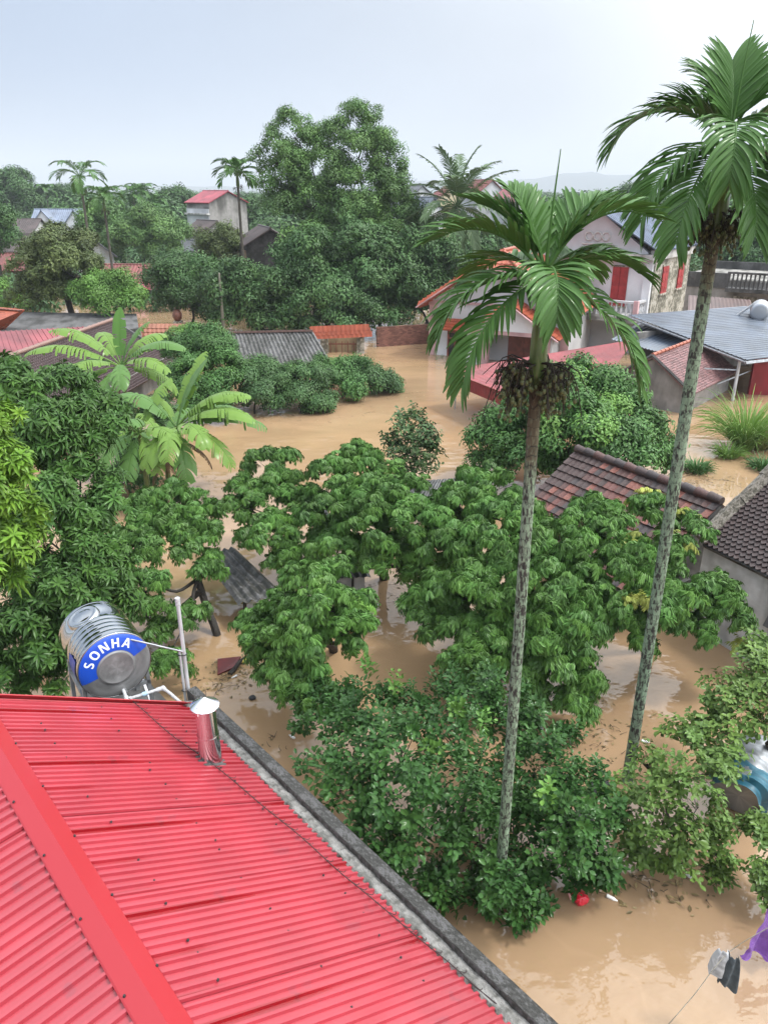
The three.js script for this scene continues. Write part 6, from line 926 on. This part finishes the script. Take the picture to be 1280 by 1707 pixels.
grassClump('low weed patch in the glare beside the right palm', at(1160, 785), 0.7, 0.55, 260, 8, LM.bush);
grassClump('low weed patch at the right edge of the glare', at(1272, 782), 0.7, 0.6, 260, 9, LM.bush);
// ---------------------------------------------------------------- houses of the village behind
const yAt = (px, py, z) => atz(px, py, z).y, spot = (px, z) => atz(px, 400, z).setY(0);
const farHouse = (label, px, z, eave, ridge, w, d, turn, wall, roof, o = {}) => gabled({ label, pos: spot(px, z), e: yAt(px, eave, z), r: yAt(px, ridge, z), w, d, turn, wall, roof, ...o });
{
  const H1 = farHouse('tall house with bright pink red roof and bare grey gable on the skyline', 366, -105, 337, 319.5, 5.6, 5.2, 0.78, MAT.greyWall, RM.pinkRed, { over: 0.25, pitch: 0.4, windows: [[3, 0.2, 4.6, 0.9, 1.1], [3, -1.5, 4.6, 0.5, 0.9]] });
  part('facade', [box(0.08, 4.6, 5.1, -2.86, 4.2, 0)], MAT.white, H1); part('balcony_band', [box(0.5, 0.18, 5.2, -3.0, 5.9, 0), box(0.5, 0.18, 5.2, -3.0, 3.4, 0)], MAT.whiteDirty, H1);
  const H2 = farHouse('house with black stained gable wall and dark roof left of the huge tree', 442, -66, 404, 380, 3.9, 5.6, 0.3, MAT.blackWall, RM.farBrown, { over: 0.2, windows: [[0, -0.5, 1.9, 0.55, 1.0, MAT.wood], [3, 1.2, 2.4, 0.7, 1.1], [3, -1, 2.4, 0.7, 1.1]] });
  part('brick_side', box(0.06, 4.4, 5.4, -1.98, 2.0, 0), M(lin(0.42, 0.3, 0.22), 0.9, { map: 'stain', rep: [0.4, 0.4] }), H2);
  farHouse('white house with blue roof between two front gables, far left', 108, -125, 377, 350, 6.5, 7.4, Math.PI / 2, MAT.white, RM.villaBlue, { over: 0.2, windows: [[1, 0.3, 3.2, 0.8, 1.0]] });
  for (const [px, which] of [[82, 'left'], [134, 'right']]) farHouse(`white ${which} front gable wing of the blue roofed house`, px, -121.5, 372, 351, 3.0, 2.6, 0.1, MAT.white, RM.villaBlue, { over: 0.25, windows: [[0, 0, 3.4, 0.6, 0.9]] });
  farHouse('house under long dull red tile roof behind the bright tree', 205, -72, 466, 443, 4.4, 5.2, 1.5, MAT.tan, RM.farTile, { over: 0.3 });
  const aw = quadRoofed('awning', 'bright red metal awning over a dark doorway beyond the olive tree', 'awning', [at(224, 485, 0.9), at(277, 481, 0.95), at(268, 461, 1.75), at(208, 464, 1.75)], { roof: RM.red, pitch: 0.25, amp: 0.03, kind: 'trapeze' });
  wpart('wall', wallOn(at(232, 486, 0.8).add(V(0, 0, -2)), at(285, 482, 0.8).add(V(0, 0, -2)), -1.6, 1.3), MAT.tan, aw);
  for (const px of [228, 252, 274]) { const p = at(px, 484, 0.9); wpart('post', rod(V(p.x, -1.5, p.z - 0.15), V(p.x, 0.95, p.z - 0.15), 0.06), MAT.greyWall, aw); }
  farHouse('low house with brown roof under the blue roofed house', 42, -95, 415, 393, 5, 4.6, 1.5, MAT.greyWall, RM.farBrown);
  farHouse('brown roofed house at the far left edge', 30, -118, 386, 366, 6, 7.5, 1.52, MAT.whiteDirty, RM.farBrown, { windows: [[1, 0.5, 2.5, 0.8, 0.8], [1, -1.8, 2.5, 0.8, 0.8]] });
  farHouse('red roofed low house at the left edge beside a bush', 20, -76, 445, 425, 5, 5.5, 1.4, MAT.tan, RM.farTile);
  farHouse('small grey roofed house behind the two tall palms', 152, -88, 424, 402, 3.4, 3.6, 0.6, MAT.white, RM.farGrey, { windows: [[0, 0, 1.8, 0.6, 0.8]] });
  farHouse('grey roofed house between round tree and dark gable', 316, -88, 424, 402, 4, 4.2, 0.9, MAT.greyWall, RM.farGrey);
  farHouse('dark roofed house below the pink roofed house', 348, -94, 389, 369, 4.4, 4.2, 0.7, MAT.whiteDirty, RM.farBrown);
  farHouse('dark tiled house roof right of the red awning', 315, -70, 452, 428, 5, 5, 0.9, MAT.greyWall, RM.farBrown);
  farHouse('pale house with slate roof right of the huge tree', 688, -125, 330, 311, 5, 5, 0.5, MAT.white, RM.farGrey, { windows: [[0, 0, 5.6, 0.8, 1.0]] });
  farHouse('white house with dark blue roof under the slate roof', 700, -108, 352, 330, 4, 4.6, 0.7, MAT.white, RM.blue, { windows: [[0, -0.6, 3.6, 0.6, 1.1], [0, 0.7, 3.6, 0.6, 1.1]] });
  farHouse('pale yellow house behind the coconut palm crown', 745, -130, 332, 312, 5.5, 5, 0.2, M(lin(0.66, 0.55, 0.36), 0.8), RM.farTile, { windows: [[0, 0, 5.5, 0.9, 1.0]] });
  farHouse('tall white house with red roof behind the coconut palm', 800, -118, 322, 301, 4.4, 5, 0.4, MAT.white, RM.farTile, { windows: [[0, 0, 6.6, 0.9, 1.2], [0, 0, 3.6, 0.9, 1.2]] });
  const H3 = farHouse('white villa with pinkish red roof right of the coconut palm', 856, -112, 335, 316, 4.6, 5.4, 0.5, MAT.white, RM.dullRed, { windows: [[0, 0, 6.4, 0.8, 0.7], [0, -0.9, 4.2, 0.7, 1.2], [0, 0.9, 4.2, 0.7, 1.2]] });
  part('porch_roof', [box(5.2, 0.12, 1.6, 0, 5.3, 3.3)], RM.farTile, H3);
  farHouse('low red roofed house below the coconut palm', 795, -78, 440, 418, 4, 4.5, 1.3, MAT.white, RM.farTile);
  const PL = thing('utility_pole', 'tall square concrete pole standing among trees behind the grey shed', 'pole', spot(361, -47)), top = yAt(361, 455, -47);
  part('pole', prismPole(0.16, 0.1, top + 1.6), MAT.weathered, PL);
  const J = atz(296, 526, -50), JT = thing('terracotta_jar', 'big terracotta jar on a stand left of the concrete pole', 'jar', J); part('jar', lathe([[0, -0.34], [0.16, -0.34], [0.28, -0.12], [0.31, 0.06], [0.22, 0.26], [0.15, 0.31], [0.19, 0.36], [0.16, 0.36]], 18), M(lin(0.28, 0.11, 0.075), 0.6, { map: 'mottle', rep: [2, 2] }), JT); part('stand', box(0.5, J.y + 1.2, 0.5, 0, -0.34 - (J.y + 1.2) / 2, 0), MAT.weathered, JT);
}
function prismPole(a, b, h) { const g = new THREE.CylinderGeometry(b * 0.7, a, h, 4, 1).rotateY(Math.PI / 4); return g.translate(0, h / 2 - 1.6, 0); }
// ---------------------------------------------------------------- things afloat and hung over the water
{
  const rb = thing('board', 'dark red board floating in debris left of the flue', 'board', at(378, 1110)), q = [at(363, 1124, 0.03), at(390, 1112, 0.05), at(402, 1094, 0.10), at(363, 1098, 0.08)];
  wpart('panel', slab(...q, 0.035), M(lin(0.16, 0.015, 0.015), 0.45, { map: 'mottle', rep: [2, 2] }), rb);
  single('log', limb([at(383, 1124, 0.02), at(392, 1114, 0.05), at(400, 1103, 0.07), at(409, 1096, 0.06)], 0.05, 0.03, 7, 10), BARKD, 'black rotten stick resting along the red board', 'stick');
  const bottle = lathe([[0, -0.1], [0.032, -0.1], [0.035, -0.08], [0.033, 0], [0.035, 0.04], [0.014, 0.09], [0.014, 0.11], [0, 0.11]], 10).rotateZ(Math.PI / 2), WH = M(lin(0.8, 0.8, 0.78), 0.35), r = rng(70);
  [['white bottle floating beyond the parapet, far from other litter', 487, 1228], ['white bottle caught under pomelo leaves near the palm foot', 920, 1402], ['white bottle by the drifting twigs right of pomelo leaves', 1019, 1497], ['white bottle under guava branches, right', 1180, 1422], ['white foam piece behind the right palm foot', 1075, 1236], ['white bottle beside lychee twigs in the muddy gap', 902, 1213], ['pale bottle stuck below the sunken hut', 628, 1010], ['white bottle beside the floating red board', 391, 1128], ['white bottle afloat left of the right guava branches', 1150, 1462]].forEach(([l, x, y]) => { const m = single('bottle', bottle, WH, l, 'bottle'); m.position.copy(at(x, y, 0.015)); m.rotation.set(0.2, r() * 6, r() * 0.2); m.scale.setScalar(0.5 + r() * 0.3); });
  const yb = single('plastic_bag', new THREE.IcosahedronGeometry(0.07, 3).scale(1, 0.6, 1), M(lin(0.7, 0.6, 0.12), 0.4), 'yellow plastic lump at the end of the black stick', 'bag'); yb.position.copy(at(406, 1101, 0.04));
  // crumpled bundles
  const lump = (R, seed, sy) => { const g = new THREE.IcosahedronGeometry(R, 14), p = g.attributes.position; for (let k = 0; k < p.count; k++) { const a = V(p.getX(k), p.getY(k), p.getZ(k)), d = a.clone().normalize(), n = 1 + 0.35 * Math.abs(fbm(d.x * 2.6 + seed, d.y * 2.6, d.z * 2.6, 4)) - 0.14 + 0.2 * noise3.noise(d.x * 1.4, seed, d.z * 1.4); a.multiplyScalar(n); p.setXYZ(k, a.x, a.y * sy, a.z); } const q = mergeVertices(g.deleteAttribute('normal').deleteAttribute('uv')); q.computeVertexNormals(); q.setAttribute('uv', new THREE.BufferAttribute(new Float32Array(q.attributes.position.count * 2), 2)); return q; };
  const RBG = thing('bag', 'bright red crumpled bag with pale strap under the pomelo leaves', 'bag', at(966, 1496, 0.05)); part('bag', lump(0.115, 3, 0.75), M(lin(0.62, 0.015, 0.035), 0.35), RBG); part('strap', tube([V(-0.13, 0.03, 0.06), V(-0.15, 0.08, -0.05), V(-0.09, 0.1, -0.14), V(-0.02, 0.08, -0.12)], 0.014, 6, 14), M(lin(0.7, 0.35, 0.33), 0.5), RBG);
  const bb = single('plastic_sheet', lump(0.07, 9, 0.5), MAT.black, 'small black plastic scrap floating in front of the flue', 'plastic sheet'); bb.position.copy(at(421, 1163, 0.02));
  const cloth = (pts, f, nu, nv) => grid(nu, nv, (u, v) => f(bil(...pts, u, v), u, v), (u, v) => [u, v]);
  single('plastic_sheet', cloth([at(975, 1325, 0.1), at(1022, 1318, 0.12), at(1012, 1296, 0.22), at(985, 1298, 0.25)], (p, u, v) => p.add(V(0.02 * noise3.noise(u * 5, v * 5, 1), 0.09 * fbm(u * 3, v * 3, 7), 0.02)), 24, 16), MAT.black, 'crumpled black plastic sheet above the pomelo leaves near right palm', 'plastic sheet');
  single('plastic_sheet', cloth([at(925, 1378, 0.04), at(990, 1372, 0.05), at(985, 1352, 0.08), at(930, 1352, 0.08)], (p, u, v) => p.add(V(0, 0.08 * fbm(u * 4, v * 3, 3), 0)), 24, 16), MAT.black, 'black plastic sheet lying low between pomelo trees', 'plastic sheet');
  // steel drum and its blue tarpaulin at the right edge
  const c = at(1248, 1288, 0.5), D = thing('water_tank', 'toppled steel tank among guava leaves at the right edge', 'water tank', c.clone()), ax = V(0.5, 0.12, -0.62).normalize(), qd = new THREE.Quaternion().setFromUnitVectors(UP, ax), pr = [[0, -0.5], [0.34, -0.49], [0.39, -0.46]]; for (let k = 0; k <= 40; k++) { const t = k / 40; pr.push([0.39 + 0.012 * Math.pow(Math.abs(Math.sin(t * Math.PI * 4)), 0.5), -0.45 + t * 0.9]); } pr.push([0.3, 0.49], [0, 0.5]);
  const body = lathe(pr, 40); body.applyQuaternion(qd); part('tank_body', body, M(lin(0.36, 0.38, 0.40), 0.38, { metal: 0.5, map: 'mottle', rep: [3, 3] }), D);
  const tp = grid(40, 24, (u, v) => { const a = mix(-0.3, 3.6, u), R = 0.43 + 0.05 * fbm(u * 5, v * 3, 2) + 0.03 * Math.sin(u * 14 + v * 3), t = mix(-0.62, -0.2 + 0.06 * noise3.noise(u * 6, 1, 1), v); return V(R * Math.cos(a) * (t < -0.5 ? 0.8 : 1), t, R * Math.sin(a) * (t < -0.5 ? 0.8 : 1)).applyQuaternion(qd).add(c); }, (u, v) => [u, v]);
  single('tarpaulin', tp, M(lin(0.03, 0.16, 0.23), 0.45, { map: 'mottle', rep: [2, 2] }), 'teal blue tarpaulin wrapped round the end of toppled steel tank', 'tarpaulin');
  single('net', cloth([at(1232, 1592, 0.25), at(1330, 1600, 0.25), at(1340, 1495, 0.9), at(1281, 1512, 0.95)], (p, u, v) => p.add(V(0.04 * noise3.noise(u * 7, v * 3, 2), 0.09 * fbm(u * 5, v * 3, 9) - 0.1 * Math.sin(v * 3.1), 0.05 * Math.sin(u * 16 + v * 3) * (1 - v) + 0.07 * noise3.noise(u * 6, v * 4, 5))), 60, 40), M(lin(0.22, 0.085, 0.42), 0.7, { through: 0.3, bump: 0.004, brep: [30, 30] }), 'purple mesh cloth hanging into the corner at lower right', 'net');
  // washing on the line
  const hk = at(1214, 1588, 1.15), far = at(1300, 1535, 1.2), low = at(1085, 1740, 1.1);
  single('clothes_line', tube([low, low.clone().lerp(hk, 0.5).add(V(0, -0.03, 0)), hk, far], 0.004, 5, 30), MAT.weathered, 'thin cord running from the hung shirt to the picture bottom', 'cord');
  const drape = (w, h, seed, off) => grid(30, 36, (u, v) => { const a = (u - 0.5) * Math.PI * 1.25, k = mix(0.35, 1, Math.pow(v, 0.6)); return hk.clone().add(V(Math.sin(a) * w * k + off[0], -v * h * (0.88 + 0.12 * Math.cos(u * 9 + seed)) + 0.03 * (1 - v), Math.cos(a) * w * 0.55 * k + off[1] + 0.035 * Math.sin(u * 17 + seed + v * 2) * k)); }, (u, v) => [u, v]);
  single('shirt', drape(0.105, 0.43, 1, [0.03, 0.07]), M(lin(0.10, 0.125, 0.145), 0.9, { map: 'mottle', rep: [2, 2] }), 'grey shirt hung over the cord above brown water', 'shirt');
  single('towel', drape(0.12, 0.33, 4, [-0.05, -0.01]), M(lin(0.72, 0.74, 0.78), 0.9, { map: 'mottle', rep: [2, 2] }), 'white cloth hung beneath the grey shirt', 'cloth');
  // drifts of twigs, leaves and scum
  const tw = [], lf = [], s = new Soup(); s.leaf(V(0, 0, 0), V(1, 0, 0), UP, 0.09, 0.035, 0.05, 0.1);
  const rr = rng(321), drift = (px, py, rad, n, m) => { const c0 = at(px, py); for (let k = 0; k < n * 0.6; k++) { const a = rr() * 6.283, q = rad * Math.sqrt(rr()), p = V(c0.x + Math.cos(a) * q * 1.3, 0.012, c0.z + Math.sin(a) * q), b = rr() * 6.283, L = 0.06 + rr() * rad * 0.4, e = p.clone().add(V(Math.cos(b) * L, rr() * 0.04, Math.sin(b) * L)); tw.push(limb([p, p.clone().lerp(e, 0.5).add(V((rr() - 0.5) * 0.06, 0.01, (rr() - 0.5) * 0.06)), e], 0.003 + rr() * 0.004, 0.002, 4, 4)); } for (let k = 0; k < m; k++) { const a = rr() * 6.283, q = rad * 1.3 * Math.sqrt(rr()), t = 0.5 + rr(); lf.push({ p: V(c0.x + Math.cos(a) * q * 1.4, 0.008, c0.z + Math.sin(a) * q), n: V((rr() - 0.5) * 0.3, 1, (rr() - 0.5) * 0.3).normalize(), a: rr() * 6.283, s: 0.6 + rr() * 0.7, c: new THREE.Color().setRGB(t, t, t) }); } };
  [[457, 1243, 0.22, 16, 4], [1130, 1212, 0.35, 10, 30], [1000, 1235, 0.5, 40, 50], [945, 1190, 0.6, 40, 50], [350, 1135, 0.5, 50, 60], [385, 1120, 0.35, 24, 40], [1060, 1455, 0.5, 26, 60], [1000, 1450, 0.4, 26, 50], [640, 990, 0.6, 30, 60], [780, 1260, 0.5, 40, 50], [1150, 805, 1.3, 90, 140], [1100, 790, 1.2, 60, 100], [330, 850, 1.2, 40, 80], [290, 800, 1.0, 30, 60], [540, 690, 1.6, 20, 120], [640, 655, 1.2, 10, 80], [740, 1240, 0.4, 30, 40], [930, 1340, 0.5, 40, 60], [1130, 1470, 0.4, 14, 50], [690, 1180, 0.4, 20, 40], [420, 690, 1.5, 20, 120], [620, 580, 2.5, 10, 200], [1250, 690, 2, 20, 120]].forEach((a) => drift(...a));
  const dt = single('drift_twigs', tw, BARKD, 'scattered dark twigs drifting on the brown water', 'debris'); dt.userData.kind = 'stuff';
  tag(copies('drift_leaves', s.geo(), LM.dry, lf, scene, true), 'fallen leaves and scum scattered over the flood water', 'debris', null, 'stuff');
  const hy = []; for (let k = 0; k < 90; k++) { const p = at(726 + rr() * 72, 588 + rr() * 12, 0.03); hy.push({ p, n: UP.clone(), a: rr() * 6.283, s: 0.35 + rr() * 0.35, c: null }); }
  tag(copies('water_plants', CL.guava[0], LM.bush, hy, scene, true), 'small floating plants against the pink house door', 'water plants', null, 'stuff');
}
renderer.render(scene, camera);
